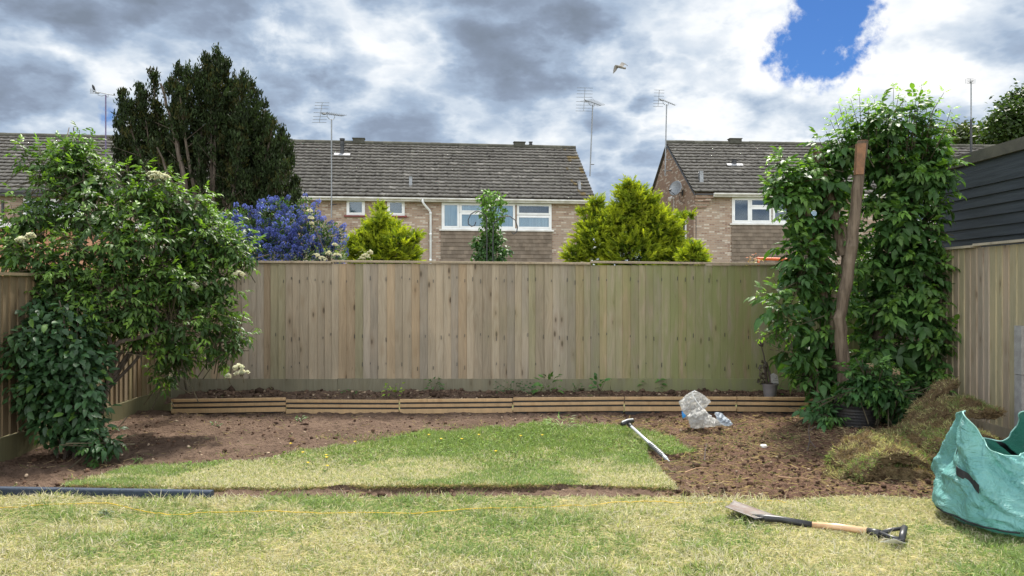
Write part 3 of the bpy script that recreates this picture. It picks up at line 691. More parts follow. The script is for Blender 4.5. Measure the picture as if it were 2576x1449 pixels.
# ------------------------------------------------------------------ dark weatherboard shed on the right
M['shedpaint'] = plain('blue black stained board', (0.056, 0.066, 0.080), (0.034, 0.041, 0.052), 1.0, .55, bmp=.004, bscale=3, stretch=(3, 1.2, 26), spec=.3)
M['shedtrim'] = plain('lichened felt edge', (0.125, 0.115, 0.092), (0.07, 0.068, 0.058), 5, .85, bmp=.004)
shed = empty('garden_shed', (5.2, 8, 0), 'blue black weatherboard shed rising behind the pale right fence', 'shed')
m = MB(); y0, y1 = 3.4, 9.35; XS = 5.2; z = 1.35
zs = [1.35, 1.475, 1.60, 1.72, 1.838, 1.955, 2.07, 2.185, 2.30, 2.415, 2.53, 2.79]
for i in range(len(zs) - 1):
    a, b = zs[i], zs[i + 1] + .02; w = random.uniform(-.004, .004); wv = .012
    m.hexa([(XS - .030, y0, a + w), (XS, y0, a + w), (XS, y1, a), (XS - .030, y1, a), (XS - .008, y0, b), (XS, y0, b), (XS, y1, b), (XS - .008, y1, b)][:8])
m.build('cladding', M['shedpaint'], shed)
m = MB(); m.box(XS + .002, y0, 0, XS + 2.6, y1 - .02, 2.78); m.build('shed_body', M['shedpaint'], shed)
m = MB(); m.box(XS - .05, y0 - .1, 2.80, XS + 2.7, y1 + .05, 2.925); m.build('roof', M['shedtrim'], shed)
m = MB(); m.box(XS - .012 - .02, y1, 1.3, XS + .05, y1 + .03, 2.79); m.build('corner_trim', M['shedpaint'], shed)

# ------------------------------------------------------------------ neighbour's shed on the left
M['peach'] = plain('peach stained board', (0.50, 0.27, 0.17), (0.40, 0.20, 0.12), 1.0, .75, stretch=(1.2, 1, 14), spec=.2)
ns = empty('garden_shed', (-6, 10.6, 0), 'peach stained shed behind the elder bush at the left edge', 'shed')
Yn = 10.6; xa, xb = Wp(-220, 0, Yn).x, Wp(345, 0, Yn).x; zt = 1.4 + 148 * Yn / F
m = MB(); z = 0; i = 0
while z < zt - .02:
    z2 = min(z + .13, zt); m.hexa([(xa, Yn - .012, z), (xb, Yn - .012, z), (xb, Yn + .02, z), (xa, Yn + .02, z), (xa, Yn - .002, z2 + .005), (xb, Yn - .002, z2 + .005), (xb, Yn + .02, z2 + .005), (xa, Yn + .02, z2 + .005)]); z += .13
m.build('wall', M['peach'], ns)
m = MB()
for px in (42, 90, 330): x = Wp(px, 0, Yn).x; m.box(x - .03, Yn - .03, 0, x + .03, Yn - .0125, zt - .001)
m.build('batten', M['peach'], ns)
m = MB(); m.box(xa - .1, Yn - .08, zt + .008, xb + .1, Yn + 2.2, zt + .065); m.build('roof', M['whitepaint'], ns)
pc = empty('garden_parasol', Wp(-60, 700, 12), 'closed grey awning edge peeping over the peach shed at the left edge', 'awning')
m = MB(); apex = Wp(-150, 492, 12.0); ring = [apex + Vector((1.55 * math.cos(a), 1.55 * math.sin(a), -.62)) for a in [k * math.pi / 4 for k in range(8)]]
m.add([apex] + ring, [(0, 1 + k, 1 + (k + 1) % 8) for k in range(8)])
ring2 = [p + Vector((0, 0, -.12)) for p in ring]; m.add(ring + ring2, [(k, 8 + k, 8 + (k + 1) % 8, (k + 1) % 8) for k in range(8)])
M['awning'] = plain('grey canvas', (.26, .25, .25), (.2, .2, .2), 3, .9); m.build('canopy', M['awning'], pc)
m = MB(); m.tube([(apex.x, apex.y, 0), apex], .03, 8); m.build('pole', M['alu'], pc)
# ------------------------------------------------------------------ ground
def pg(l): return [(G(a, b).x, G(a, b).y) for a, b in l]
ISLAND = pg([(150, 1219), (267, 1190), (329, 1172), (400, 1168), (450, 1170), (556, 1160), (640, 1164), (711, 1150), (756, 1134), (805, 1130), (916, 1115), (1012, 1096), (1064, 1086), (1140, 1088), (1212, 1083), (1286, 1080), (1316, 1070), (1380, 1066), (1435, 1079), (1472, 1072), (1564, 1076), (1620, 1087), (1690, 1100), (1746, 1136), (1680, 1142), (1616, 1130), (1630, 1150), (1697, 1216), (1706, 1228), (1500, 1223), (1200, 1226), (900, 1223), (600, 1227), (380, 1226), (160, 1223)])
XN = np.array([-5, G(0, 1248).x, G(530, 1256).x, G(1100, 1253).x, G(1700, 1254).x, G(1945, 1264).x, G(2124, 1251).x, G(2375, 1254).x, 5.0])
YN = np.array([5.15, G(0, 1248).y, G(530, 1256).y, G(1100, 1253).y, G(1700, 1254).y, G(1945, 1264).y, G(2124, 1251).y, G(2375, 1254).y, 5.15])
def mask_island(x, y):
    wx = (fbm(x * 5, y * 5, 3, 31) - .5) * .10; wy = (fbm(x * 5 + 50, y * 5, 3, 32) - .5) * .16
    back_ = np.clip((y - 5.6) / 1.0, 0.12, 1)
    wf = (fbm(x * 3.2, y * 0 + 7, 4, 35) - .5) * .16 * (y < 5.6)
    return inpoly(x + wx * back_, y + wy * back_ * 1.5 + wf, ISLAND)
def front_line(x): return np.interp(x, XN, YN) + (fbm(x * 4, x * 0 + 3, 4, 33) - .5) * .085
def mask_front(x, y): return y < front_line(x)
def lawn_h(x, y): return (fbm(x * 1.3, y * 1.3, 3, 40) - .5) * .035 + (fbm(x * 9, y * 9, 2, 41) - .5) * .012
def soil_h(x, y):
    right = np.clip((x - 0.9) / .8, 0, 1); h = -.028 - .015 * right
    h = h + (fbm(x * 2.2, y * 2.2, 3, 42) - .5) * .05
    r1 = 1 - np.abs(2 * fbm(x * 9, y * 9, 4, 43) - 1)
    h = h + (r1 - .6) * (.045 + .030 * right) + (fbm(x * 28, y * 28, 3, 44) - .5) * (.028 + .012 * right)
    h = h + .10 * np.exp(-(((x - 3.6) / .9) ** 2 + ((y - 7.0) / .9) ** 2))
    tr = np.exp(-((y - 5.25) / .13) ** 6) * (x < 1.15); h = h * (1 - .75 * tr) - .018 * tr
    h = np.where(y > 8.3, h + (y - 8.3) * .10, h)
    return h
def ground_h(x, y):
    m = mask_island(x, y) | mask_front(x, y)
    return np.where(m, lawn_h(x, y), soil_h(x, y))
def gz(x, y): return float(ground_h(np.array([x]), np.array([y]))[0])

def soilmat():
    m, t = newmat('dug soil'); n = t.noise(t.obj, 2.2, 5, .6); n2 = t.noise(t.obj, 22, 5, .65); n3 = t.noise(t.obj, 70, 3, .6)
    X, Y, Z = t.sep(t.obj)
    red = t.ss(t.math('ADD', X, t.math('MULTIPLY', n, 2.0)), 1.6, 3.0)
    c = t.mix(t.ss(n, .3, .7), (0.105, 0.069, 0.050), (0.150, 0.102, 0.074))
    c = t.mix(t.math('MULTIPLY', red, .55), c, (0.145, 0.078, 0.052))
    c = t.mix(t.ss(n2, .45, .75, 0, .7), c, (0.038, 0.023, 0.016))
    c = t.mix(t.ss(n3, .62, .75, 0, .7), c, (0.25, 0.185, 0.13))
    t.put(t.b.inputs['Base Color'], c); t.b.inputs['Roughness'].default_value = .95; t.b.inputs['Specular IOR Level'].default_value = .1
    bump(t, t.math('ADD', n2, t.math('MULTIPLY', n3, .6)), .035); return m
M['soil'] = soilmat()
def lawnmat():
    m, t = newmat('lawn base'); n = t.noise(t.obj, 1.6, 5, .6); n2 = t.noise(t.obj, 18, 5, .7)
    c = t.mix(t.ss(n, .35, .65), (0.22, 0.22, 0.07), (0.38, 0.32, 0.17)); c = t.mix(t.ss(n2, .4, .7, 0, .7), c, (0.11, 0.095, 0.04))
    t.put(t.b.inputs['Base Color'], c); t.b.inputs['Roughness'].default_value = .95; t.b.inputs['Specular IOR Level'].default_value = .1
    bump(t, n2, .02); return m
M['lawn'] = lawnmat()
M['rough'] = plain('rough ground', (0.10, 0.12, 0.04), (0.16, 0.14, 0.08), .8, .95, bmp=.02, spec=.1)
g = MB(); g.add([(-900, -900, -.14), (900, -900, -.14), (900, 1500, -.14), (-900, 1500, -.14)], [(0, 1, 2, 3)]); tag(g.build('ground', M['rough']), kind='structure')

x = np.arange(-4.26, 4.64, .0175); y = np.arange(4.86, 8.68, .0175); XX, YY = np.meshgrid(x, y); ny_, nx_ = XX.shape
Ml = mask_island(XX, YY) | mask_front(XX, YY)
HH = np.where(Ml, lawn_h(XX, YY), soil_h(XX, YY))
V = np.stack([XX, YY, HH], -1).reshape(-1, 3)
idx = np.arange(nx_ * ny_).reshape(ny_, nx_); Q = np.stack([idx[:-1, :-1], idx[:-1, 1:], idx[1:, 1:], idx[1:, :-1]], -1)
mq = (Ml[:-1, :-1] & Ml[:-1, 1:] & Ml[1:, 1:] & Ml[1:, :-1]); qy = YY[:-1, :-1]
def sub(mask, name, mat):
    q = Q[mask]; u, inv = np.unique(q, return_inverse=True); return npmesh(name, V[u], [inv.reshape(q.shape)], mat, smooth=True)
tag(sub(~mq, 'soil', M['soil']), kind='structure')
tag(sub(mq & (qy > 5.3), 'turf_strip', M['lawn']), kind='structure')
# foreground lawn: fine edge cells plus a coarser sheet towards and behind the viewer
q = Q[mq & (qy <= 5.3)]; u, inv = np.unique(q, return_inverse=True); V1 = V[u]; q1 = inv.reshape(q.shape)
x2 = np.arange(-4.26, 4.66, .06); y2 = np.concatenate([np.arange(-3.0, 3.2, .2), np.arange(3.2, 4.87, .05), [4.862]]); X2, Y2 = np.meshgrid(x2, y2)
V2 = np.stack([X2, Y2, lawn_h(X2, Y2)], -1).reshape(-1, 3); i2 = np.arange(X2.size).reshape(X2.shape) + len(V1)
q2 = np.stack([i2[:-1, :-1], i2[:-1, 1:], i2[1:, 1:], i2[1:, :-1]], -1).reshape(-1, 4)
tag(npmesh('lawn', np.concatenate([V1, V2]), [q1, q2], M['lawn'], smooth=True), kind='structure')
# raised soil behind the timber edging
x = np.arange(-3.9, XR, .025); y = np.arange(8.60, YB - .03, .025); X3, Y3 = np.meshgrid(x, y)
def bed_h(x, y): return .135 + (fbm(x * 8, y * 8, 4, 46) - .5) * .07 + (fbm(x * 30, y * 30, 2, 47) - .5) * .03 - .02 * (y < 8.68)
V3 = np.stack([X3, Y3, bed_h(X3, Y3)], -1).reshape(-1, 3); i3 = np.arange(X3.size).reshape(X3.shape)
tag(npmesh('raised_soil_bed', V3, [np.stack([i3[:-1, :-1], i3[:-1, 1:], i3[1:, 1:], i3[1:, :-1]], -1).reshape(-1, 4)], M['soil'], smooth=True), kind='structure')

# ------------------------------------------------------------------ grass blades
def blades(P, N, L, Wd, lean, col, rg, up=None):
    """P (n,3) roots, N (n,3) grow direction, arrays L, Wd, lean -> verts, quads, tris, cols"""
    n = len(P); a = rg.uniform(0, 2 * np.pi, n); ref = np.stack([np.cos(a), np.sin(a), np.zeros(n)], 1)
    s = nrm(np.cross(N, ref)); f = nrm(np.cross(s, N))
    L = L[:, None]; Wd = Wd[:, None]; lean = lean[:, None]
    m = P + N * L * .55 + f * L * lean * .3; tip = P + N * L * (1 - .35 * lean) + f * L * lean * 1.0
    V = np.stack([P - s * Wd / 2, P + s * Wd / 2, m + s * Wd * .42, m - s * Wd * .42, tip], 1).reshape(-1, 3)
    b = np.arange(n)[:, None] * 5; q = b + np.array([[0, 1, 2, 3]]); t = b + np.array([[3, 2, 4]])
    c = np.repeat(col, 5, 0).reshape(n, 5, 3).copy(); c[:, 0:2] *= .85
    return V, q, t, c.reshape(-1, 3)
def lawncol(x, y, rg, green=0.0):
    n = len(x); p = fbm(x * 1.1, y * 1.6, 4, 60); p2 = fbm(x * 5, y * 7, 3, 61)
    dry = np.clip((p - .47 + green * -1) * 5 + (p2 - .5) * 2.6 + .46, 0, 1); r = rg.random(n)
    straw = (r < dry * .55 + .10)[:, None]
    gcol = np.array([.245, .325, .125]) * (1 - .0 * dry[:, None]) + dry[:, None] * np.array([.10, .04, .02])
    scol = np.array([.65, .585, .45]) + rg.normal(0, .045, (n, 1)) * np.array([1, .9, .6])
    c = np.where(straw, scol, gcol * rg.uniform(.75, 1.3, (n, 1)))
    return np.clip(c, .01, .8)
rg = np.random.default_rng(5)
def scatter(n, x0, x1, y0, y1, test): 
    x = rg.uniform(x0, x1, n); y = rg.uniform(y0, y1, n) if not callable(y0) else y0(n); m = test(x, y); return x[m], y[m]
# foreground (denser near the viewer)
xf, yf = scatter(430000, -4.2, 4.55, 2.0, 5.25, lambda x, y: mask_front(x, y) & (np.abs(x) < y * .85 + .6) & ((y > 3.3) | (rg.random(len(x)) < .6)))
h = lawn_h(xf, yf); n = len(xf); N = nrm(np.stack([rg.normal(0, .75, n), rg.normal(0, .75, n), np.ones(n)], 1))
edge_ = np.clip((yf - (front_line(xf) - .06)) / .06, 0, 1)
L = rg.gamma(4, .0060, n).clip(.01, .05) * (1 + .7 * (fbm(xf * 3, yf * 3, 3, 62) > .55)) + edge_ * .012
V, q, t, c = blades(np.stack([xf, yf, h - .002], 1), N, L, rg.uniform(.0030, .0062, n), rg.uniform(.1, 1.2, n), lawncol(xf, yf, rg), rg)
tag(npmesh('lawn_grass', V, [q, t], M['grass'], None, c), 'short mown grass, green patched with dry straw', 'grass', kind='stuff')
# clippings and thatch lying flat
xs, ys = scatter(60000, -4.2, 4.55, 3.2, 5.15, lambda x, y: mask_front(x, y) & (fbm(x * 1.1, y * 1.6, 4, 60) + .35 * rg.random(len(x)) > .56))
n = len(xs); a = rg.uniform(0, 6.28, n); N = nrm(np.stack([np.cos(a), np.sin(a), rg.uniform(.02, .25, n)], 1))
V, q, t, c = blades(np.stack([xs, ys, lawn_h(xs, ys) + rg.uniform(.004, .02, n)], 1), N, rg.uniform(.02, .065, n), rg.uniform(.002, .0045, n), rg.uniform(0, .5, n), np.array([.66, .58, .40]) * rg.uniform(.7, 1.15, (n, 1)), rg)
tag(npmesh('grass_clippings', V, [q, t], M['grass'], None, c), 'dry straw coloured clippings lying on the mown lawn', 'clippings', kind='stuff')
# island
xi, yi = scatter(300000, -3.4, 1.9, 5.25, 8.1, lambda x, y: mask_island(x, y))
n = len(xi); upper = np.clip((yi - 5.75 + (fbm(xi * 2, yi * 2, 3, 64) - .5) * .8) / .9, 0, 1)
col = lawncol(xi, yi, rg, .10 * upper); g2 = np.array([.19, .255, .075]) * rg.uniform(.7, 1.5, (n, 1)); col = np.where((rg.random(n) < upper * .62)[:, None], g2, col)
N = nrm(np.stack([rg.normal(0, .5, n), rg.normal(0, .5, n), np.ones(n)], 1)); L = rg.uniform(.014, .034, n) * (1 + upper * .9)
thin = rg.random(n) < np.clip(1.25 - .55 * upper - (fbm(xi * 4, yi * 4, 3, 66) > .60) * .4 * upper, 0, 1)
V, q, t, c = blades(np.stack([xi, yi, lawn_h(xi, yi) - .002], 1)[thin], N[thin], L[thin], rg.uniform(.003, .0055, n)[thin], rg.uniform(.1, 1.0, n)[thin], col[thin], rg)
tag(npmesh('turf_grass', V, [q, t], M['grass'], None, c), 'uncut strip of turf left standing in the dug soil', 'grass', kind='stuff')
# ragged fringe hanging over the trench
xe = rg.uniform(-3.2, 1.25, 9000); ye = np.full(9000, 0.0)
fr_y = np.interp(xe, [G(160, 1229).x, G(600, 1232).x, G(1200, 1231).x, G(1700, 1231).x], [G(160, 1225).y, G(600, 1228).y, G(1200, 1226).y, G(1700, 1227).y]) + rg.normal(0.012, .018, 9000)
keep = mask_island(xe, fr_y + .02); xe = xe[keep]; fr_y = fr_y[keep]; n = len(xe)
N = nrm(np.stack([rg.normal(0, .5, n), rg.uniform(-1.1, .1, n), rg.uniform(-.5, .7, n)], 1))
V, q, t, c = blades(np.stack([xe, fr_y, lawn_h(xe, fr_y)], 1), N, rg.uniform(.015, .05, n), rg.uniform(.0025, .004, n), rg.uniform(0, .8, n), np.where((rg.random(n) < .7)[:, None], np.array([[.42, .32, .17]]), np.array([[.13, .20, .04]])) * rg.uniform(.5, 1.1, (n, 1)), rg)
tag(npmesh('turf_fringe', V, [q, t], M['grass'], None, c), 'ragged dry grass and roots fringing the cut edge of the trench', 'grass', kind='stuff')

# ------------------------------------------------------------------ leaves
def leaves(P, D, N, L, Wd, bend, col, fold=.18):
    """n pointed leaflets; P base, D direction, N upper normal"""
    n = len(P); D = nrm(D); S = nrm(np.cross(D, N)); N = np.cross(S, D); L = np.asarray(L).reshape(-1, 1) * np.ones((n, 1)); Wd = np.asarray(Wd).reshape(-1, 1) * np.ones((n, 1)); bend = np.asarray(bend).reshape(-1, 1) * np.ones((n, 1))
    def pt(t, w, sgn): return P + D * L * t * (1 - .25 * bend * t) - N * L * bend * t * t + S * (Wd * w * .5 * sgn) + N * (Wd * w * fold * abs(sgn))
    V = np.stack([pt(0, 0, 0), pt(.32, .95, 1), pt(.32, 0, 0), pt(.32, .95, -1), pt(.68, .75, 1), pt(.68, 0, 0), pt(.68, .75, -1), pt(1, 0, 0)], 1).reshape(-1, 3)
    b = np.arange(n)[:, None] * 8
    q = np.concatenate([b + np.array([[1, 2, 5, 4]]), b + np.array([[2, 3, 6, 5]])]); t = np.concatenate([b + np.array([[0, 2, 1]]), b + np.array([[0, 3, 2]]), b + np.array([[4, 5, 7]]), b + np.array([[5, 6, 7]])])
    return V, q, t, np.repeat(col, 8, 0)
def compound(P, D, U, S, col, rg, droop=.5, wid=.42):
    """5-leaflet pinnate leaves"""
    D = nrm(D); X_ = nrm(np.cross(D, U)); U = np.cross(X_, D); n = len(P); out = []
    S = S.reshape(-1, 1)
    for t, ang, sc in ((.42, 1, .82), (.42, -1, .82), (.8, .9, .95), (.8, -.9, .95), (1.0, 0, 1.1)):
        a = ang * rg.uniform(.75, 1.05, (n, 1)); base = P + D * S * t * 1.15 - U * S * droop * .55 * t * t
        d = D * np.cos(a) + X_ * np.sin(a) - U * droop * (.35 + .3 * t) + rg.normal(0, .10, (n, 3))
        out.append((base, d, U + rg.normal(0, .22, (n, 3)), (S * sc)[:, 0] * rg.uniform(.85, 1.15, n), col))
    Pp = np.concatenate([o[0] for o in out]); Dd = np.concatenate([o[1] for o in out]); Nn = np.concatenate([o[2] for o in out]); Ll = np.concatenate([o[3] for o in out]); Cc = np.concatenate([o[4] for o in out])
    Cc = Cc * rg.uniform(.85, 1.15, (len(Cc), 1))
    return leaves(Pp, Dd, Nn, Ll, Ll * wid, rg.uniform(.15, .5, len(Pp)), Cc)
def cat(parts):
    V = []; q = []; t = []; C = []; b = 0
    for v, a, c_, col in parts:
        V.append(v); q.append(a + b); t.append(c_ + b); C.append(col); b += len(v)
    return np.concatenate(V), np.concatenate(q), np.concatenate(t), np.concatenate(C)
def blob_pts(blobs, n, rg, shell=.55):
    """blobs: (px,py,rpx,Y[,flat]) -> centre, direction, point near the surface"""
    B = np.array([(*Wp(b[0], b[1], b[3]), b[2] / F * b[3]) for b in blobs]); w = B[:, 3] ** 1.9; k = rg.choice(len(B), n, p=w / w.sum())
    d = nrm(rg.normal(0, 1, (n, 3))); r = B[k, 3] * rg.uniform(shell, 1.0, n)
    return B[k, :3], d, B[k, :3] + d * r[:, None], B[k, 3]
def bush_shoots(blobs, n, rg, pairs=4, size=.085, dark=(.040, .085, .022), tipc=(.15, .30, .035), upb=.55, droop=.55, root=None, names=('foliage', 'twig'), mat='leaf', wid=.42, tipamt=1.0, stems=True, xmin=-99, xmax=99, topbright=0, step=.055):
    c, d, p, r = blob_pts(blobs, n, rg)
    d2 = nrm(d + np.array([0, 0, upb]) + rg.normal(0, .2, (n, 3))); parts = []; sm = MB(); Ls = step * pairs
    keep = (p[:, 0] > xmin) & (p[:, 0] < xmax) & (p[:, 2] > .03); p = p[keep]; d2 = d2[keep]; d = d[keep]; n = len(p)
    side = nrm(np.cross(d2, np.array([0, 0, 1.0]) + rg.normal(0, .1, (n, 3)))); fwd = np.cross(side, d2)
    vig = rg.uniform(.75, 1.2, n)
    for i in range(pairs):
        t = i / max(pairs - 1, 1); base = p + d2 * (Ls * (t - .6))[..., None] if False else p + d2 * (Ls * (t - .6))
        ax = side if i % 2 == 0 else fwd
        for sg in (-1, 1):
            dd = ax * sg * (1 - .45 * t) + d2 * (.30 + .55 * t) + rg.normal(0, .12, (n, 3))
            up = np.array([0, 0, 1.0]) + .35 * d2 + rg.normal(0, .15, (n, 3))
            tc_ = np.clip(t - .35, 0, 1)[None] if False else max(t - .45, 0) / .55
            cc = np.array(dark)[None] * rg.uniform(.65, 1.45, (n, 1)) * (1 - tc_ * tipamt * .7) + np.array(tipc)[None] * tc_ * tipamt * .7 * rg.uniform(.4, 1.3, (n, 1))
            parts.append(compound(base, dd, up, size * vig * (1 - .38 * t) * rg.uniform(.85, 1.1, n), cc, rg, droop, wid))
    V, q, t, C = cat(parts); f = npmesh(names[0], V, [q, t], M[mat], root, np.clip(C, .004, .9))
    if stems:
        for i in range(n):
            a = Vector(p[i] - d2[i] * Ls * 2.0 + np.array([0, 0, -.03])); b = Vector(p[i] + d2[i] * Ls * .42); sm.tube([a, b], [.0055, .002], 4, cap=False)
        sm.build(names[1], M['twig'], root)
    return f
def limb(m, pts, r0, r1, n=10, wob=.02, seed=0):
    rgx = random.Random(seed); P_ = [Vector(p) for p in pts]; out = []
    for i in range(len(P_) - 1):
        for k in range(5): out.append(P_[i].lerp(P_[i + 1], k / 5) + Vector((rgx.uniform(-wob, wob), rgx.uniform(-wob, wob), 0)))
    out.append(P_[-1]); rr = [r0 + (r1 - r0) * i / (len(out) - 1) * 1.0 for i in range(len(out))]; rr = [r * rgx.uniform(.93, 1.08) for r in rr]
    m.tube(out, rr, n)
# ------------------------------------------------------------------ elder bush, left
rg = np.random.default_rng(21)
eb = empty('elder_bush', (-3.75, 7.3, 0), 'large spreading elder bush with cream flower heads in the left corner', 'bush')
E = [(190, 400, 42, 7.6), (180, 450, 60, 7.6), (110, 425, 45, 7.6), (75, 400, 22, 7.5), (245, 450, 50, 7.6), (60, 590, 62, 7.2), (20, 560, 30, 7.1), (100, 530, 70, 7.3), (230, 520, 95, 7.4), (340, 470, 52, 7.4), (400, 500, 70, 7.5), (470, 530, 62, 7.6), (490, 600, 80, 7.6), (560, 610, 55, 7.8), (600, 640, 35, 7.7),
     (250, 620, 120, 7.2), (390, 640, 120, 7.4), (520, 715, 75, 7.6), (540, 800, 68, 7.6), (590, 850, 35, 7.6), (550, 870, 45, 7.6), (430, 770, 105, 7.3), (310, 750, 100, 7.1), (450, 880, 70, 7.4), (410, 945, 34, 7.6), (470, 930, 30, 7.5), (150, 700, 100, 7.0), (85, 670, 60, 6.9), (15, 620, 30, 7.0), (350, 830, 40, 7.2), (230, 800, 55, 6.85), (150, 770, 60, 6.8), (255, 850, 36, 6.85)]
bush_shoots(E, 530, rg, pairs=4, size=.096, root=eb, dark=(.050, .100, .024), tipc=(.20, .34, .045), upb=.5, droop=.85, wid=.36)
bush_shoots([(190, 385, 38, 7.6), (60, 400, 16, 7.5), (110, 395, 20, 7.5), (250, 420, 20, 7.6), (345, 440, 22, 7.4), (170, 360, 14, 7.6)], 26, rg, pairs=4, size=.085, root=eb, names=('top_shoot', 'twig'), upb=1.2, droop=.8, wid=.36, dark=(.06, .12, .03))
m = MB()
base = Vector((-4.0, 6.95, -.05))
for i, (px, py, Y) in enumerate([(210, 430, 7.5), (120, 520, 7.4), (340, 520, 7.4), (470, 570, 7.6), (560, 700, 7.7), (590, 860, 7.6), (450, 780, 7.4), (60, 600, 7.1), (300, 700, 7.1), (500, 900, 7.5)]):
    tip = Wp(px, py, Y); mid = base.lerp(tip, .45) + Vector((0, 0, .28 if py < 800 else .5))
    limb(m, [base + Vector((random.uniform(-.1, .1), random.uniform(-.1, .1), 0)), mid, tip], .020, .007, 7, .015, i)
limb(m, [Wp(255, 1040, 6.9), Wp(285, 900, 6.9), Wp(262, 790, 6.95), Wp(240, 680, 7.0)], .024, .015, 8, .008, 50)
limb(m, [Wp(240, 905, 6.95), Wp(300, 860, 6.95), Wp(392, 838, 7.1), Wp(396, 760, 7.2)], .024, .014, 8, .008, 51)
m.build('stem', M['bark2'], eb)
# elderflower plates
def umbel(root, px, py, Y, wpx, n=360, tilt=(0, -.55, 1), flat=.35, name='flower_head', colr=(.86, .82, .58)):
    rgn = np.random.default_rng(int(px)); c = np.array(Wp(px, py, Y)); r = wpx / F * Y / 2; nz = nrm(np.array(tilt, float)); ux = nrm(np.cross(nz, [0, 1, .1])); uy = np.cross(nz, ux)
    nk = 13; ck = rgn.integers(0, nk, n); cr_ = np.sqrt(rgn.random(nk)) * r; ca = rgn.uniform(0, 6.28, nk); qx = (cr_ * np.cos(ca))[ck] + rgn.normal(0, r * .14, n); qy = (cr_ * np.sin(ca))[ck] + rgn.normal(0, r * .14, n); rr = np.hypot(qx, qy); a = np.arctan2(qy, qx)
    P = c + np.outer(rr * np.cos(a), ux) + np.outer(rr * np.sin(a) * .8, uy) + np.outer(rgn.normal(0, .006, n) - rr * rr * flat / r, nz)
    parts = []
    for j in range(4):
        b = j * np.pi / 2; D = nrm(ux * math.cos(b) + uy * math.sin(b) + nz * .3)[None] + rgn.normal(0, .2, (n, 3))
        parts.append(leaves(P, D, np.tile(nz, (n, 1)) + rgn.normal(0, .3, (n, 3)), .0125, .013, .0, np.array(colr)[None] * rgn.uniform(.75, 1.05, (n, 1)), 0))
    V, q, t, C = cat(parts); npmesh(name, V, [q, t], M['petal'], root, C)
    mm = MB(); st = Vector(c) - Vector(nz) * r * 1.0
    for j in range(7): a_ = j * 2 * math.pi / 7; mm.tube([st, Vector(c + ux * math.cos(a_) * r * .6 + uy * math.sin(a_) * r * .5 - nz * .012)], .0022, 4, cap=False)
    mm.tube([st - Vector(nz) * .08, st], .004, 5, cap=False); mm.build('flower_stalk', M['twig'], root)
for a in [(386, 433, 7.2, 32), (407, 441, 7.2, 34), (600, 686, 7.5, 26), (482, 712, 7.25, 18), (492, 721, 7.25, 18), (600, 920, 7.3, 22), (608, 934, 7.3, 28), (574, 944, 7.3, 10), (52, 600, 6.7, 26), (76, 590, 6.7, 20)]: umbel(eb, *a)

# broad leaved evergreen at the foot of the left fence
rg = np.random.default_rng(22)
lb = empty('laurel_bush', (-3.72, 6.45, 0), 'dark broad leaved evergreen bush standing on bare soil by the left fence', 'bush')
Lb = [(150, 850, 100, 6.6), (70, 800, 60, 6.7), (60, 870, 52, 6.35), (40, 930, 38, 6.3), (175, 935, 95, 6.5), (110, 980, 80, 6.4), (200, 1020, 72, 6.4), (130, 1065, 58, 6.35), (220, 1080, 48, 6.35), (245, 1110, 30, 6.25), (165, 1105, 34, 6.3), (80, 750, 50, 6.8), (230, 900, 50, 6.7), (150, 1000, 95, 6.6), (120, 900, 80, 6.7)]
c, d, p, r = blob_pts(Lb, 3900, rg, .45); keep = (p[:, 2] > .10) & (p[:, 0] > XL + .02); p = p[keep]; d = d[keep]; n = len(p)
D = nrm(d * [1, 1, .3] + np.array([0, -.15, -.35]) + rg.normal(0, .35, (n, 3))); N = nrm(np.array([0, -.35, 1.0]) + .5 * d + rg.normal(0, .35, (n, 3)))
colr = np.array([.032, .076, .026]) * rg.uniform(.6, 1.6, (n, 1)); yg = rg.random(n) < .06; colr[yg] = np.array([.09, .17, .03])
V, q, t, C = leaves(p, D, N, rg.uniform(.055, .105, n), rg.uniform(.034, .052, n), rg.uniform(.1, .5, n), colr, .12)
npmesh('foliage', V, [q, t], M['leafdark'], lb, C)
m = MB()
for i in range(16):
    a = Vector((-3.70 + random.uniform(-.12, .16), 6.45 + random.uniform(-.15, .15), -.06)); j = rg.integers(0, n); e = Vector(p[j]); limb(m, [a, a.lerp(e, .5) + Vector((0, 0, .12)), e], .013, .005, 6, .01, i)
m.build('stem', M['bark2'], lb)
bush_shoots([(262, 1112, 24, 6.2), (280, 1108, 14, 6.15), (235, 1120, 20, 6.2)], 10, rg, pairs=3, size=.085, root=lb, names=('low_sprig', 'twig'), upb=.1, droop=.7, dark=(.035, .085, .03), tipamt=.4, wid=.42)

# bright vine leaves climbing between the elder and the blue shrub
vb = empty('climbing_vine', Wp(540, 900, 8.9), 'lime green vine leaves threading between elder bush and blue shrub', 'climber')
rg = np.random.default_rng(23); VB = [(520, 505, 18, 9.0), (535, 525, 16, 9.0), (505, 560, 30, 9.0), (560, 565, 30, 9.1), (590, 590, 26, 9.2), (610, 625, 26, 9.3), (585, 640, 30, 9.3), (560, 610, 40, 9.1), (600, 655, 22, 9.3)]
c, d, p, r = blob_pts(VB, 330, rg, .2); n = len(p)
for_ = []
for k, an in enumerate((-1.1, -.5, 0, .5, 1.1)):
    if k == 0: D0 = nrm(rg.normal(0, .5, (n, 3)) + np.array([0, -.3, -.6])); N0 = nrm(np.array([0, -.8, .7]) + rg.normal(0, .3, (n, 3))); S0 = nrm(np.cross(D0, N0)); sz = rg.uniform(.035, .062, n); cc = np.where((rg.random(n) < .5)[:, None], [[.30, .46, .03]], [[.15, .30, .04]]) * rg.uniform(.7, 1.2, (n, 1))
    for_.append(leaves(p, D0 * math.cos(an) + S0 * math.sin(an), N0, sz * (1.05 - .2 * abs(an)), sz * .75, .15, cc, .05))
V, q, t, C = cat(for_); npmesh('foliage', V, [q, t], M['leaf'], vb, C)
m = MB(); 
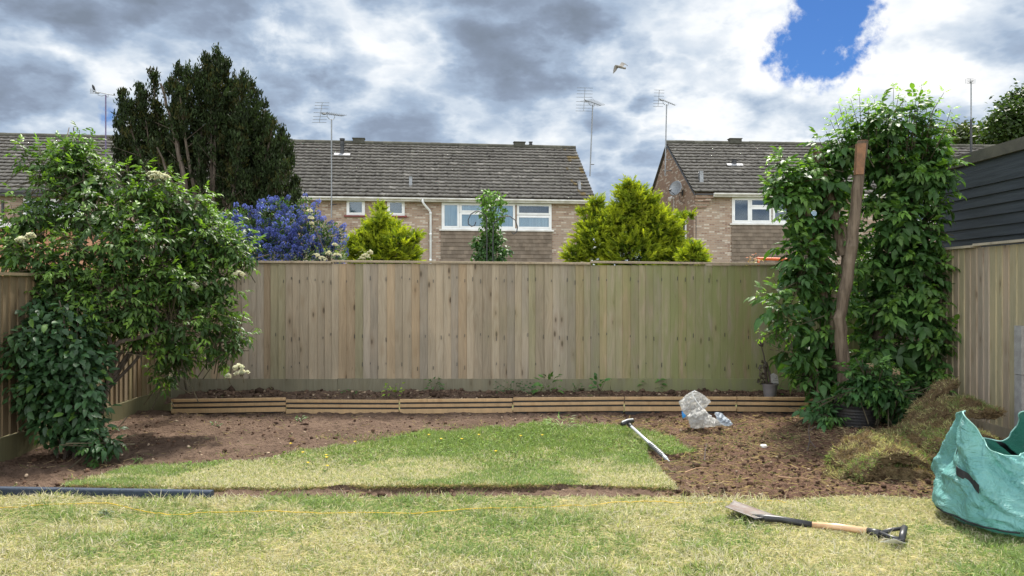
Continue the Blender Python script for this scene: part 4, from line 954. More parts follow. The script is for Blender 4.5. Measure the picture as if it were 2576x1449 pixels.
for i, b in enumerate(VB): limb(m, [Vector((-3.9, 9.15, 1.0)), Wp(b[0], b[1], b[3])], .008, .003, 5, .03, i)
limb(m, [Vector((-3.9, 9.2, .1)), Vector((-3.9, 9.15, 1.0))], .014, .01, 6); m.build('stem', M['twig'], vb)

# ------------------------------------------------------------------ pollarded elder, right
pt = empty('pollarded_tree', (3.45, 8.0, 0), 'pollarded elder with sawn trunks and fresh leafy shoots in the right corner', 'tree')
m = MB(); YT = 7.72
def lp(l, Y): return [Wp(a, b, Y) for a, b in l]
def trunk(l, Y, r0, r1, seed, tex=True):
    limb(m, lp(l, Y), r0, r1, 14, .006, seed)
trunk([(2128, 1040), (2122, 930), (2112, 800), (2132, 700), (2144, 600), (2156, 480), (2170, 356)], YT, .064, .050, 1)
trunk([(2104, 960), (2095, 820), (2100, 740)], YT + .35, .045, .04, 7)
trunk([(2118, 640), (2095, 520), (2072, 450), (2056, 385)], YT + .42, .052, .045, 2)
trunk([(2120, 700), (2128, 640), (2118, 560)], YT + .42, .045, .04, 8)
trunk([(2075, 760), (2046, 620), (2030, 540), (2022, 486)], YT + .42, .045, .034, 3)
trunk([(2200, 900), (2245, 700), (2290, 560), (2318, 440), (2334, 336)], YT + .62, .06, .045, 4)
trunk([(2200, 1010), (2195, 900), (2230, 760)], YT + .55, .06, .05, 5)
trunk([(2058, 1060), (2060, 985), (2052, 930)], YT + .18, .022, .020, 6)
trunk([(2250, 1020), (2252, 930)], YT - .1, .045, .042, 9); trunk([(2190, 990), (2188, 918)], YT - .3, .035, .033, 10)
tr_ = m.build('trunk', M['bark'], pt)
m = MB()
for (px, py, Y, r, dx) in ((2170.3, 355, YT, .051, 1), (2056, 384, YT + .42, .044, 0), (2334, 335, YT + .62, .045, 0), (2022, 485, YT + .42, .034, 0)):
    p0 = Wp(px, py, Y); m = MB(); m.tube([p0 + Vector((0, 0, .0)), p0 + Vector((.0, 0, .006))], [r, r * .96], 14); m.build('sawn_face', M['cutwood'], tr_)
m = MB()
p0 = Wp(2163, 362, YT); p1 = Wp(2157, 440, YT)   # orange split face on the tall trunk
m.hexa([p1 + Vector((-.040, -.052, 0)), p1 + Vector((.035, -.060, 0)), p1 + Vector((.035, 0, 0)), p1 + Vector((-.040, 0, 0)), p0 + Vector((-.046, -.050, .0)), p0 + Vector((.04, -.058, 0)), p0 + Vector((.04, 0, 0)), p0 + Vector((-.046, 0, 0))])
m.build('split_face', M['cutwood'], tr_)
for (px, py, Y, r) in ((2252, 929, YT - .1, .044), (2188, 917, YT - .3, .035)): m = MB(); p0 = Wp(px, py, Y); m.tube([p0 - Vector((0, 0, .05)), p0 + Vector((0, -.004, .008))], [r * 1.02, r], 12); m.build('stub_end', M['stub'], tr_)
rg = np.random.default_rng(24)
PB = [(2245, 372, 80, 8.3), (2165, 350, 42, 8.2), (2325, 362, 50, 8.3), (2122, 365, 26, 8.1), (2220, 310, 30, 8.2), (2290, 300, 28, 8.2), (2280, 440, 110, 8.4), (2345, 420, 48, 8.3), (2270, 570, 110, 8.35), (2335, 560, 48, 8.2), (2280, 700, 110, 8.3), (2335, 690, 40, 8.2), (2260, 830, 100, 8.2), (2300, 920, 66, 8.1), (2210, 640, 60, 8.3), (2200, 760, 60, 8.25),
      (2070, 460, 60, 8.2), (2000, 440, 45, 8.1), (1965, 415, 30, 8.1), (1975, 480, 38, 8.1), (2040, 540, 52, 8.2), (2080, 400, 40, 8.2), (2100, 580, 40, 8.3), (2030, 660, 58, 8.1), (2010, 700, 44, 8.0), (2085, 730, 62, 8.2), (1975, 735, 32, 8.0), (1965, 765, 24, 7.9), (1995, 805, 44, 7.95), (2055, 830, 60, 8.1), (1995, 880, 34, 7.9), (2050, 920, 62, 8.0), (2090, 985, 45, 7.9), (2165, 880, 40, 8.2), (2280, 1000, 62, 7.8), (2330, 960, 32, 8.0), (2160, 1000, 50, 8.1), (1985, 610, 26, 8.05), (2350, 800, 40, 8.15), (2345, 870, 36, 8.05), (2335, 1010, 36, 7.95), (2210, 480, 50, 8.3)]
bush_shoots(PB, 370, rg, pairs=4, size=.145, root=pt, dark=(.056, .125, .034), tipc=(.26, .44, .06), upb=.45, droop=.80, wid=.46, tipamt=.55, xmax=4.62 + 0, names=('foliage', 'twig'))
# long upright shoots of the crown, leaves small and fresh at the tips
def upright(root, tips, rg, size=.075, name='top_shoot', Y=8.1, base_pull=.0, col=(.07, .15, .035), tipc=(.34, .54, .08)):
    parts = []; sm = MB()
    for (px, py, bx, by) in tips:
        a = np.array(Wp(bx, by, Y)); b = np.array(Wp(px, py, Y + rg.uniform(-.25, .25))); L = np.linalg.norm(b - a); n = max(int(L / .075), 5); ctrl = (a + b) / 2 + rg.normal(0, .03, 3)
        ts = np.linspace(.15, 1, n); P = ((1 - ts) ** 2)[:, None] * a + (2 * ts * (1 - ts))[:, None] * ctrl + (ts ** 2)[:, None] * b
        d = nrm(b - a)[None] * np.ones((n, 1)); s = nrm(np.cross(d, np.array([0, 1.0, .1])[None] + rg.normal(0, .3, (n, 3)))); f = np.cross(s, d)
        alt = (np.arange(n) % 2)[:, None]; ax = s * (1 - alt) + f * alt
        for sg in (-1, 1):
            tt = ts[:, None]; dd = ax * sg * (1.1 - .5 * tt ** 3) + d * (.25 + .7 * tt ** 3) + rg.normal(0, .12, (n, 3))
            k = np.clip((ts - .6) / .4, 0, 1)[:, None]; cc = np.array(col) * (1 - k) + np.array(tipc) * k
            parts.append(compound(P, dd, np.array([0, 0, 1.0])[None] + .3 * d, size * (1 - .45 * ts ** 2) * rg.uniform(.8, 1.15, n), cc * rg.uniform(.7, 1.25, (n, 1)), rg, .55, .36))
        sm.tube([a, ctrl * .5 + (a + b) * .25, b], [.006, .004, .002], 5, cap=False)
    V, q, t, C = cat(parts); npmesh(name, V, [q, t], M['leaf'], root, C); sm.build('shoot_stem', M['twig'], root)
upright(pt, [(2100, 290, 2135, 410), (2125, 268, 2150, 390), (2200, 250, 2205, 370), (2305, 240, 2295, 370), (2270, 250, 2265, 370), (2400, 290, 2350, 380), (2345, 290, 2330, 390), (2110, 262, 2150, 400), (2140, 248, 2160, 380), (2162, 238, 2170, 380), (2185, 262, 2190, 380), (2215, 255, 2220, 370), (2248, 222, 2245, 380), (2262, 232, 2250, 370), (2290, 268, 2280, 380), (2318, 218, 2300, 370), (2335, 240, 2310, 380), (2352, 262, 2320, 400), (2375, 232, 2330, 320), (2392, 275, 2340, 400), (2088, 300, 2130, 420), (2078, 330, 2120, 430), (2235, 285, 2235, 400), (2130, 300, 2140, 420), (2360, 300, 2330, 420)], rg)
upright(pt, [(1945, 395, 2040, 470), (1925, 420, 2000, 490), (1940, 440, 2010, 500), (1960, 380, 2040, 480), (1908, 745, 1990, 800), (1912, 850, 1960, 830), (1945, 700, 2000, 780), (1930, 735, 1990, 790), (1985, 405, 2040, 470), (2050, 355, 2080, 440), (2375, 460, 2330, 540), (1912, 830, 1975, 850), (2020, 400, 2060, 470)], rg, .065)
# leaves crowding the foot beside the tub
bush_shoots([(2180, 955, 42, 7.35), (2225, 975, 40, 7.3), (2262, 990, 28, 7.3), (2150, 965, 26, 7.35), (2060, 1010, 22, 7.6), (2080, 1035, 16, 7.45), (2205, 975, 26, 7.3)], 44, rg, pairs=4, size=.10, root=pt, names=('low_foliage', 'twig'), dark=(.045, .11, .035), upb=.5, droop=.8, wid=.42, tipamt=.6)
bush_shoots([(2295, 1010, 38, 7.8), (2275, 1050, 26, 7.7), (2320, 990, 30, 7.9)], 30, rg, pairs=3, size=.09, root=pt, names=('low_foliage', 'twig'), dark=(.03, .075, .03), upb=.3, droop=.8, tipamt=.2)
# climbing-maple-like round leaves high on the left stems
rg = np.random.default_rng(25)
c, d, p, r = blob_pts([(2020, 470, 40, 8.05), (1990, 440, 30, 8.05), (2060, 440, 34, 8.1), (2010, 520, 34, 8.05), (2100, 470, 22, 8.1)], 170, rg, .2); n = len(p); prt = []
D0 = nrm(rg.normal(0, .5, (n, 3)) + np.array([-.3, -.3, -.3])); N0 = nrm(np.array([0, -.5, .9]) + rg.normal(0, .35, (n, 3))); S0 = nrm(np.cross(D0, N0)); sz = rg.uniform(.04, .07, n); cc = np.array([[.12, .25, .045]]) * rg.uniform(.6, 1.5, (n, 1))
for an in (-1.0, -.5, 0, .5, 1.0): prt.append(leaves(p, D0 * math.cos(an) + S0 * math.sin(an), N0, sz * (1.05 - .2 * abs(an)), sz * .7, .15, cc, .05))
V, q, t, C = cat(prt); npmesh('round_foliage', V, [q, t], M['leaf'], pt, C)

# ------------------------------------------------------------------ big dark conifer
rg = np.random.default_rng(26)
ct = empty('conifer_tree', (-7.95, 20, 0), 'tall dark cypress with ragged plumes and bare inner stems, left of centre', 'tree')
YC = 20.0
plumes = [(352, 212, .5), (383, 172, .6), (330, 262, .4), (306, 232, .3), (300, 285, .35), (315, 330, .4), (293, 352, .2), (335, 372, .4), (432, 192, .7), (447, 172, .7), (470, 178, .75), (497, 178, .8), (520, 134, .95), (545, 128, 1), (568, 152, .95), (590, 190, .9), (612, 188, .85), (632, 205, .8), (650, 235, .8), (668, 258, .75), (668, 290, .7), (688, 302, .7), (708, 322, .65), (716, 350, .6), (728, 368, .6), (733, 392, .5), (720, 415, .5), (745, 452, .4), (748, 480, .3), (725, 500, .3), (690, 515, .25), (655, 500, .3),
          (390, 260, .5), (410, 300, .5), (370, 300, .4), (440, 260, .6), (480, 250, .7), (530, 230, .8), (570, 250, .8), (610, 270, .7), (640, 330, .6), (600, 350, .6), (560, 340, .6), (500, 350, .5), (450, 350, .4), (390, 360, .3), (660, 400, .4), (690, 440, .3), (620, 440, .3), (560, 430, .3), (345, 400, .2), (420, 400, .3), (500, 300, .6), (690, 370, .5), (675, 335, .6), (360, 240, .5), (540, 180, .9), (585, 225, .8), (455, 215, .7), (640, 270, .7), (380, 420, .2), (700, 480, .3), (640, 480, .2)]
m = MB(); tuf = []; lens = []
base0 = np.array(Wp(525, 640, YC))
for i, (px, py, w) in enumerate(plumes):
    dyv = rg.uniform(-1.1, 1.1) * (1 - .4 * w); tip = np.array(Wp(px, py, YC + dyv)); bs = base0 + np.array([rg.uniform(-.35, .35) + (px - 525) * .0022, rg.uniform(-.3, .3), rg.uniform(-.9, .6)])
    k = bs * .42 + tip * .58; k[0] = bs[0] + (tip[0] - bs[0]) * .78; k[2] = bs[2] + (tip[2] - bs[2]) * .38
    pts = [bs * (1 - t) ** 2 + 2 * t * (1 - t) * k + tip * t * t for t in np.linspace(0, 1, 9)]
    r0 = rg.uniform(.035, .065); m.tube([Vector(a) for a in pts], list(np.linspace(r0, .012, 9)), 6, cap=False)
    H_ = np.linalg.norm(tip - bs); fol = min(.36 + .3 * rg.random(), 1) * min(1.0, 2.1 / H_ + .3)
    nt = int(10 + H_ * fol * 22)
    for _ in range(nt):
        t = 1 - rg.random() ** 1.15 * fol; a = bs * (1 - t) ** 2 + 2 * t * (1 - t) * k + tip * t * t
        rad = .27 * (1 - max(0, (t - (1 - fol)) / fol) ** 2.2 * .85) + .02; o = nrm(rg.normal(0, 1, 3)) * rad * rg.uniform(.3, 1.0) * [1, 1, .8]
        tuf.append(a + o); lens.append(nrm(o + np.array([0, 0, .3])))
        if rg.random() < .3: m.tube([Vector(a - np.array([0, 0, .15])), Vector(a + o)], [.012, .005], 4, cap=False)
    # bare side twigs on the inner stem
    for _ in range(7):
        t = rg.uniform(.15, 1 - fol * .6); a = bs * (1 - t) ** 2 + 2 * t * (1 - t) * k + tip * t * t; e = a + np.array([rg.normal(0, .35), rg.normal(0, .35), rg.uniform(.1, .5)]); m.tube([Vector(a), Vector(e)], [.012, .004], 4, cap=False)
limb(m, [Vector((-7.9, 20, -.1)), Vector(base0)], .22, .12, 12, .02); limb(m, [Wp(500, 600, YC - .3), Wp(462, 450, YC - .6), Wp(430, 300, YC - .5), Wp(404, 210, YC - .3)], .075, .03, 8, .02, 3); limb(m, [Wp(480, 560, YC - .5), Wp(425, 440, YC - 1), Wp(395, 370, YC - 1.1)], .04, .02, 7, .02, 4)
m.build('trunk', M['bark2'], ct)
# loose fill tufts, thinner near the bottom
c, d, p, r = blob_pts([(520, 250, 80, YC), (590, 300, 75, YC), (480, 330, 70, YC), (600, 400, 80, YC), (680, 430, 55, YC), (400, 300, 50, YC), (360, 350, 45, YC), (540, 190, 50, YC), (640, 330, 60, YC), (540, 400, 60, YC), (345, 280, 35, YC), (700, 470, 40, YC)], 420, rg, .3)
T0 = np.concatenate([np.array(tuf), p]); D0 = np.concatenate([np.array(lens), nrm(d + [0, 0, .4])]); nt = len(T0); K = 30
P = np.repeat(T0, K, 0) + rg.normal(0, .05, (nt * K, 3)) * [1, 1, 1.3]; Dd = nrm(np.repeat(D0, K, 0) * .7 + rg.normal(0, .45, (nt * K, 3)) + np.array([0, 0, .95]))
N = nrm(rg.normal(0, 1, (nt * K, 3))); ton = np.repeat(rg.uniform(.6, 1.5, nt), K)
V, q, t, c = blades(P, Dd, rg.uniform(.05, .13, nt * K), rg.uniform(.022, .042, nt * K), rg.uniform(0, .5, nt * K), np.array([.024, .038, .012])[None] * (ton * rg.uniform(.6, 1.5, nt * K))[:, None], rg)
br = np.repeat(rg.random(nt) < .14, K * 5); c[br] = c[br] * [1.7, 1.05, .8]
npmesh('crown', V, [q, t], M['conifer'], ct, c)

# ------------------------------------------------------------------ golden conifers
def golden(name, label, blobs, Y, seed, base_px, nsp=1500, group='golden conifers behind the fence', K=13):
    rg = np.random.default_rng(seed); gp_ = Wp(base_px, 700, Y); root = empty(name, (gp_.x, Y, 0), label, 'conifer', group)
    bl = [(a, b, r_, Y + rg.uniform(-.2, .2)) for a, b, r_ in blobs]; c, d, p, r = blob_pts(bl, nsp, rg, .45)
    ax = nrm(d * [1.25, 1.25, .5] + np.array([0, -.1, .50]) + rg.normal(0, .30, (nsp, 3))); side = nrm(np.cross(ax, rg.normal(0, 1, (nsp, 3)))); P = []; D = []; Lw = []; C = []
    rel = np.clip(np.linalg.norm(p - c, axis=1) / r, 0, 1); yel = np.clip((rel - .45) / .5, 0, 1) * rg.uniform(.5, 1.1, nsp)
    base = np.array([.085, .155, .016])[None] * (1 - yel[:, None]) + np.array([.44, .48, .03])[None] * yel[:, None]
    SZ = rg.uniform(.07, .19, nsp)
    for k in range(K):
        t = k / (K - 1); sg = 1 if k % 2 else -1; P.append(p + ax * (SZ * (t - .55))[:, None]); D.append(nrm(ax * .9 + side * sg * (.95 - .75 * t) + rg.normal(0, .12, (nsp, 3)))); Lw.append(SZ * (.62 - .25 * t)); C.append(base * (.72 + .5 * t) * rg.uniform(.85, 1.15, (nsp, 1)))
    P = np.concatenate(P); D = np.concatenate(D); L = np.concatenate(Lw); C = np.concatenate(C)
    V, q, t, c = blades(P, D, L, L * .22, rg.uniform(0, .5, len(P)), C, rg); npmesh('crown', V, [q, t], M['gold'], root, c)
    m = MB(); limb(m, [Vector((gp_.x, Y, -.1)), Vector(gp_ + Vector((0, 0, .1))), Wp(blobs[0][0], blobs[0][1] - 10, Y)], .06, .012, 8, .01)
    for i in range(14): j = rg.integers(0, nsp); m.tube([Vector((gp_.x, Y, 1.2)), Vector(c0 := p[j])], [.02, .006], 5, cap=False)
    m.build('trunk', M['bark2'], root); return root
golden('golden_conifer', 'small golden conifer right of the blue flowering shrub', [(957, 528, 15), (957, 552, 26), (950, 590, 42), (900, 615, 36), (885, 640, 25), (1000, 615, 45), (1042, 600, 18), (1050, 590, 10), (1030, 640, 32), (950, 650, 70), (925, 580, 22), (990, 575, 24)], 12.4, 31, 955, 1700)
golden('golden_conifer', 'large golden conifer in front of the gap between the terraces', [(1585, 462, 16), (1575, 485, 30), (1590, 515, 46), (1632, 505, 26), (1610, 480, 20), (1500, 510, 20), (1505, 545, 36), (1480, 565, 28), (1575, 575, 72), (1650, 580, 62), (1540, 560, 40), (1620, 545, 46), (1690, 560, 28), (1715, 550, 18), (1740, 540, 8), (1690, 610, 38), (1500, 610, 62), (1445, 640, 30), (1590, 650, 90), (1680, 655, 50), (1560, 530, 30), (1465, 530, 14)], 13.0, 32, 1585, 4600)
golden('golden_conifer', 'lowest golden conifer peeping over the fence near the gable', [(1745, 625, 16), (1750, 645, 26), (1728, 650, 22), (1765, 655, 14)], 12.0, 33, 1750, 320)

# ------------------------------------------------------------------ blue ceanothus
rg = np.random.default_rng(27)
ce = empty('ceanothus_shrub', (-3.4, 11.4, 0), 'shrub covered in blue flower spikes, right of the dark cypress', 'shrub')
CB = [(600, 560, 42, 11.4), (640, 600, 55, 11.4), (680, 540, 36, 11.5), (650, 640, 60, 11.3), (720, 590, 50, 11.3), (770, 520, 26, 11.5), (775, 550, 30, 11.4), (790, 600, 55, 11.3), (835, 595, 34, 11.3), (760, 640, 60, 11.3), (830, 640, 40, 11.3), (570, 610, 35, 11.4), (700, 640, 60, 11.3), (480, 620, 40, 11.4), (540, 640, 40, 11.4), (710, 525, 26, 11.5)]
c, d, p, r = blob_pts(CB, 11000, rg, .4); n = len(p)
V, q, t, C = leaves(p, nrm(d + rg.normal(0, .5, (n, 3)) + [0, 0, .5]), nrm(rg.normal(0, .6, (n, 3)) + [0, -.2, 1]), rg.uniform(.03, .06, n), rg.uniform(.014, .024, n), .2, np.array([.045, .09, .025])[None] * rg.uniform(.5, 1.8, (n, 1)))
npmesh('foliage', V, [q, t], M['leaf'], ce, C)
c, d, p, r = blob_pts(CB, 1000, rg, .88); keep = (d[:, 1] < .45); p = p[keep]; d = d[keep]; n = len(p); ax = nrm(d * [1, 1, .4] + [0, -.1, .9] + rg.normal(0, .2, (n, 3))); Ls = rg.uniform(.05, .10, n); K = 44
tt = rg.random((n, K)); a = rg.uniform(0, 6.28, (n, K)); s = nrm(np.cross(ax, [[0, 1, 0]])); f = np.cross(ax, s); rad = .030 * np.sqrt(np.clip(1.05 - tt ** 1.6, .05, 1))
dirr = s[:, None] * np.cos(a)[..., None] + f[:, None] * np.sin(a)[..., None]
P = p[:, None] + ax[:, None] * (tt * Ls[:, None])[..., None] + dirr * rad[..., None]; P = P.reshape(-1, 3); DD = (dirr + ax[:, None] * .7).reshape(-1, 3); nn = len(P)
tone = np.repeat(rg.uniform(.65, 1.4, n), K)[:, None]; pale = np.repeat(tt.reshape(-1), 1)[:, None]
V, q, t, C = leaves(P, DD + rg.normal(0, .3, (nn, 3)), rg.normal(0, 1, (nn, 3)), .018, .018, .1, np.array([.12, .15, .44])[None] * tone * (.75 + .5 * pale), 0)
fo = npmesh('flower_spikes', V, [q, t], M['petal'], ce, np.clip(C, 0, .95)); fo['kind'] = 'stuff'
m = MB()
for i in range(14): b = CB[i % len(CB)]; limb(m, [Vector((-3.4 + random.uniform(-.5, .5), 11.4, -.1)), Wp(b[0], b[1], b[3])], .03, .008, 6, .03, i)
m.build('stem', M['bark2'], ce)
# cream flowering climber spilling over between blue shrub and conifer
cr = empty('flowering_climber', Wp(835, 690, 10.9), 'cream flowered climber at the foot of the blue shrub', 'climber')
bush_shoots([(782, 530, 14, 11.0), (780, 555, 12, 11.0), (790, 640, 22, 10.9), (825, 640, 22, 10.9), (845, 615, 16, 10.9), (860, 640, 18, 10.9), (925, 640, 14, 11.2), (905, 648, 10, 11.2)], 46, rg, pairs=2, size=.035, root=cr, step=.03, dark=(.08, .14, .04), tipc=(.3, .36, .12), stems=False)
for a in [(778, 528, 10.9, 16), (782, 546, 10.9, 15), (784, 560, 10.9, 10), (796, 640, 10.8, 18), (812, 648, 10.8, 20), (842, 614, 10.8, 12), (850, 640, 10.8, 20), (826, 634, 10.8, 14), (922, 640, 11, 18), (932, 632, 11, 14), (912, 648, 11, 12)]: umbel(cr, *a, n=70, name='flower_cluster', colr=(.78, .72, .48), tilt=(.2, -.6, .8))
m = MB(); m.tube([Wp(835, 720, 10.9) - Vector((0, 0, 1.3)), Wp(830, 640, 10.9)], .012, 6); m.tube([Wp(830, 660, 10.9), Wp(780, 545, 11.0)], .008, 5); m.tube([Wp(835, 690, 10.9), Wp(920, 642, 11.1)], .008, 5); m.build('stem', M['twig'], cr)

# ------------------------------------------------------------------ climber on its frame, centre
rg = np.random.default_rng(28)
ob = empty('climbing_plant', (Wp(1230, 0, 11.2).x, 11.2, 0), 'slim column of climbing leaves before the wide net curtained window', 'climber')
OB = [(1232, 492, 20, 11.2), (1215, 500, 14, 11.2), (1255, 500, 16, 11.2), (1225, 530, 24, 11.2), (1250, 540, 24, 11.2), (1232, 570, 27, 11.2), (1225, 610, 30, 11.2), (1245, 600, 26, 11.2), (1215, 640, 32, 11.2), (1245, 640, 34, 11.2), (1205, 605, 14, 11.2), (1190, 612, 8, 11.2), (1275, 630, 12, 11.2), (1268, 520, 10, 11.2)]
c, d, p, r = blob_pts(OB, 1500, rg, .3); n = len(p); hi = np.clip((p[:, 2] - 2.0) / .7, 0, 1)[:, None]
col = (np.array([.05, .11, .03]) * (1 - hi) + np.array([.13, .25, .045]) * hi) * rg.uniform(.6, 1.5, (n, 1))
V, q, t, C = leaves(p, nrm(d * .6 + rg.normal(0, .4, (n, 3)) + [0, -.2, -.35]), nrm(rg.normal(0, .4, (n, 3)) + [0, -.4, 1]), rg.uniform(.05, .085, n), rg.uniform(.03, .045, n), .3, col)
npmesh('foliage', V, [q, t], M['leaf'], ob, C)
m = MB()
for i in range(7): m.tube([(Wp(1230, 0, 11.2).x + random.uniform(-.04, .04), 11.2 + random.uniform(-.05, .05), 0), Wp(1222 + i * 4, 560, 11.2), Wp(1205 + i * 10, 485 - random.uniform(0, 16), 11.2 + random.uniform(-.1, .1))], [.009, .006, .002], 5)
m.build('stem', M['twig'], ob)
def hook(pts, Y, label, sp):
    root = empty('shepherd_hook', (Wp(sp, 0, Y).x, Y, 0), label, 'garden hook', 'curled black garden hooks'); m = MB(); P_ = [Vector((Wp(sp, 0, Y).x, Y, 0))] + [Wp(a, b, Y) for a, b in pts]
    m.tube(P_, .008, 6); m.build('rod', M['blackmetal'], root)
hook([(1225, 600), (1224, 545), (1212, 534), (1198, 530), (1185, 538), (1178, 552), (1178, 563), (1186, 569), (1194, 567), (1197, 558)], 11.0, 'black curled hook sticking out left of the climbing column', 1224)
hook([(1240, 600), (1242, 560), (1262, 545), (1282, 543), (1296, 553), (1302, 570), (1300, 583), (1293, 588), (1287, 584)], 11.0, 'black curled hook arching out right of the climbing column', 1240)

# ------------------------------------------------------------------ things glimpsed over the fence on the right
ph = empty('photinia_shrub', Wp(1900, 720, 11.0), 'pink tipped shrub shoots above the fence below the right terrace', 'shrub')
upright(ph, [(1898, 640, 1905, 675), (1884, 648, 1895, 680), (1925, 650, 1920, 680), (1905, 648, 1908, 680)], np.random.default_rng(3), .045, 'foliage', 11.0, col=(.35, .28, .12), tipc=(.62, .17, .10))
pt2 = empty('playset', Wp(1960, 720, 12.0), 'bright orange rail just showing above the fence', 'rail'); m = MB(); M['orange'] = plain('orange plastic', (.70, .13, .03), (.6, .1, .02), 3, .45)
m.tube([Wp(1905, 650, 12.), Wp(2014, 653.5, 12.)], .024, 8); m.build('rail', M['orange'], pt2)
m = MB(); m.tube([Wp(1908, 652, 12.), Vector((Wp(1908, 0, 12.).x, 12., 0))], .02, 8); m.tube([Wp(2012, 655, 12.), Vector((Wp(2012, 0, 12.).x, 12., 0))], .02, 8); m.build('leg', M['orange'], pt2)

# ------------------------------------------------------------------ far tree on the right
rg = np.random.default_rng(29); YF = 58.0
ft = empty('broadleaf_tree', (Wp(2560, 0, YF).x, YF, 0), 'big dark leafy tree behind the shed at the right edge', 'tree', 'trees beyond the right terrace')
def far_tree(root, blobs, n, YF, base, size=.34):
    c, d, p, r = blob_pts([(a, b, r_, YF + rg.uniform(-2, 2)) for a, b, r_ in blobs], n, rg, .62); K = 22
    P = np.repeat(p, K, 0) + rg.normal(0, .33, (n * K, 3)); N = nrm(rg.normal(0, .6, (n * K, 3)) + np.repeat(d, K, 0) * .5 + [0, -.2, .8]); D = nrm(rg.normal(0, 1, (n * K, 3)) * [1, 1, .5]); tone = np.repeat(rg.uniform(.6, 1.45, n), K)[:, None]
    V, q, t, C = leaves(P, D, N, size, size * .6, .2, np.array(base)[None] * tone * rg.uniform(.8, 1.2, (n * K, 1)), .1); npmesh('crown', V, [q, t], M['leaf'], root, C)
far_tree(ft, [(2545, 300, 48), (2600, 270, 60), (2520, 340, 50), (2580, 340, 60), (2640, 300, 80), (2500, 325, 22), (2530, 270, 20), (2560, 250, 22), (2680, 350, 90)], 620, YF, (.045, .080, .020))
m = MB(); b0 = Vector((Wp(2600, 0, YF).x, YF, 0)); limb(m, [b0, Wp(2600, 420, YF)], .5, .3, 10, .05)
for i, a in enumerate([(2545, 300), (2600, 270), (2520, 340), (2640, 300)]): limb(m, [Wp(2600, 440, YF), Wp(a[0], a[1], YF)], .25, .06, 7, .08, i)
m.build('trunk', M['bark2'], ft)
ft2 = empty('broadleaf_tree', (Wp(2420, 0, 62).x, 62, 0), 'lower rounder tree between the pollarded elder and the big dark tree', 'tree', 'trees beyond the right terrace')
far_tree(ft2, [(2400, 345, 28), (2435, 338, 28), (2470, 345, 24), (2375, 355, 20), (2420, 375, 60)], 170, 62, (.06, .085, .026))
m = MB(); limb(m, [Vector((Wp(2420, 0, 62).x, 62, 0)), Wp(2420, 370, 62)], .4, .2, 10, .05)
m.build('trunk', M['bark2'], ft2)

# ------------------------------------------------------------------ weeds along the bed
rg = np.random.default_rng(30)
def weed(name, label, px, py, z, hpx, wpx, nleaf, colr, sz=.05, cat_='weed', group=None, wid=.55):
    p0 = G(px, py, z); root = empty(name, p0, label, cat_, group); s = p0.y / F; h = hpx * s; w = wpx * s / 2; n = nleaf
    P = np.array(p0)[None] + np.stack([rg.uniform(-w, w, n), rg.uniform(-w * .6, w * .6, n), h * rg.uniform(.15, 1, n)], 1); D = nrm((P - np.array(p0)) * [1.5, 1.5, .5] + rg.normal(0, .03, (n, 3)) + [0, -.01, .0])
    V, q, t, C = leaves(P, D, nrm(np.array([0, -.3, 1.0]) + rg.normal(0, .3, (n, 3))), sz * rg.uniform(.6, 1.2, n), sz * wid * rg.uniform(.7, 1.1, n), rg.uniform(.1, .5, n), np.array(colr)[None] * rg.uniform(.65, 1.35, (n, 1))); npmesh('foliage', V, [q, t], M['leaf'], root, C)
    m = MB()
    for j in range(min(n, 9)): m.tube([p0 - Vector((0, 0, .01)), Vector(P[j * n // min(n, 9)])], [.003, .0015], 4, cap=False)
    m.build('stem', M['twig'], root)
weed('young_currant_plant', 'yellow green sapling just behind the second timber panel', 990, 1002, .13, 36, 46, 26, (.26, .38, .05), .055, 'plant')
weed('nettle', 'leafy weed standing alone against the gravel board, centre left', 1090, 986, .14, 34, 40, 34, (.07, .15, .04), .05)
weed('bindweed_patch', 'widest low tangle of weeds along the bed', 1295, 992, .14, 30, 100, 90, (.05, .11, .035), .04)
weed('dock_plant', 'tallest broad leaved weed against the back fence', 1384, 990, .14, 46, 66, 26, (.10, .20, .05), .095)
weed('bramble_shoot', 'three leaved shoot beside the gravel board joint', 1507, 990, .14, 44, 34, 12, (.08, .19, .05), .08)
weed('dock_plant', 'broad leaved pair left of the clear plastic bag', 1632, 980, .14, 26, 62, 14, (.09, .20, .045), .09)
weed('weed_seedling', 'small green tuft at the foot of the fence above the third timber panel', 880, 994, .13, 12, 40, 26, (.07, .14, .04), .03)
weed('weed_seedling', 'small green tuft under the middle timber panels', 1450, 988, .14, 22, 24, 16, (.07, .15, .04), .04)
weed('weed_seedling', 'green seedling on bare soil below the second timber panel', 756, 1060, -.02, 12, 26, 18, (.10, .18, .05), .035)
weed('weed_seedling', 'green seedling on bare soil right of the laurel bush', 545, 1072, -.02, 10, 26, 14, (.09, .15, .06), .035)
weed('weed_seedling', 'tiny grassy tuft on soil below the laurel bush', 345, 1165, -.02, 14, 14, 22, (.10, .24, .04), .04, wid=.14)
weed('elder_seedling', 'bright leafed seedling beside the grey flowerpot', 1950, 998, .12, 38, 42, 26, (.14, .30, .05), .055, 'plant', wid=.35)
weed('grass_tussock', 'tall arching grass tuft on the upper edge of the turf strip', 1410, 1083, 0, 34, 60, 60, (.20, .34, .07), .085, 'grass tuft', wid=.08)
weed('grey_leaved_weed', 'silvery green weed clump in the foreground lawn at left', 266, 1300, 0, 16, 24, 60, (.13, .17, .10), .03, wid=.3)
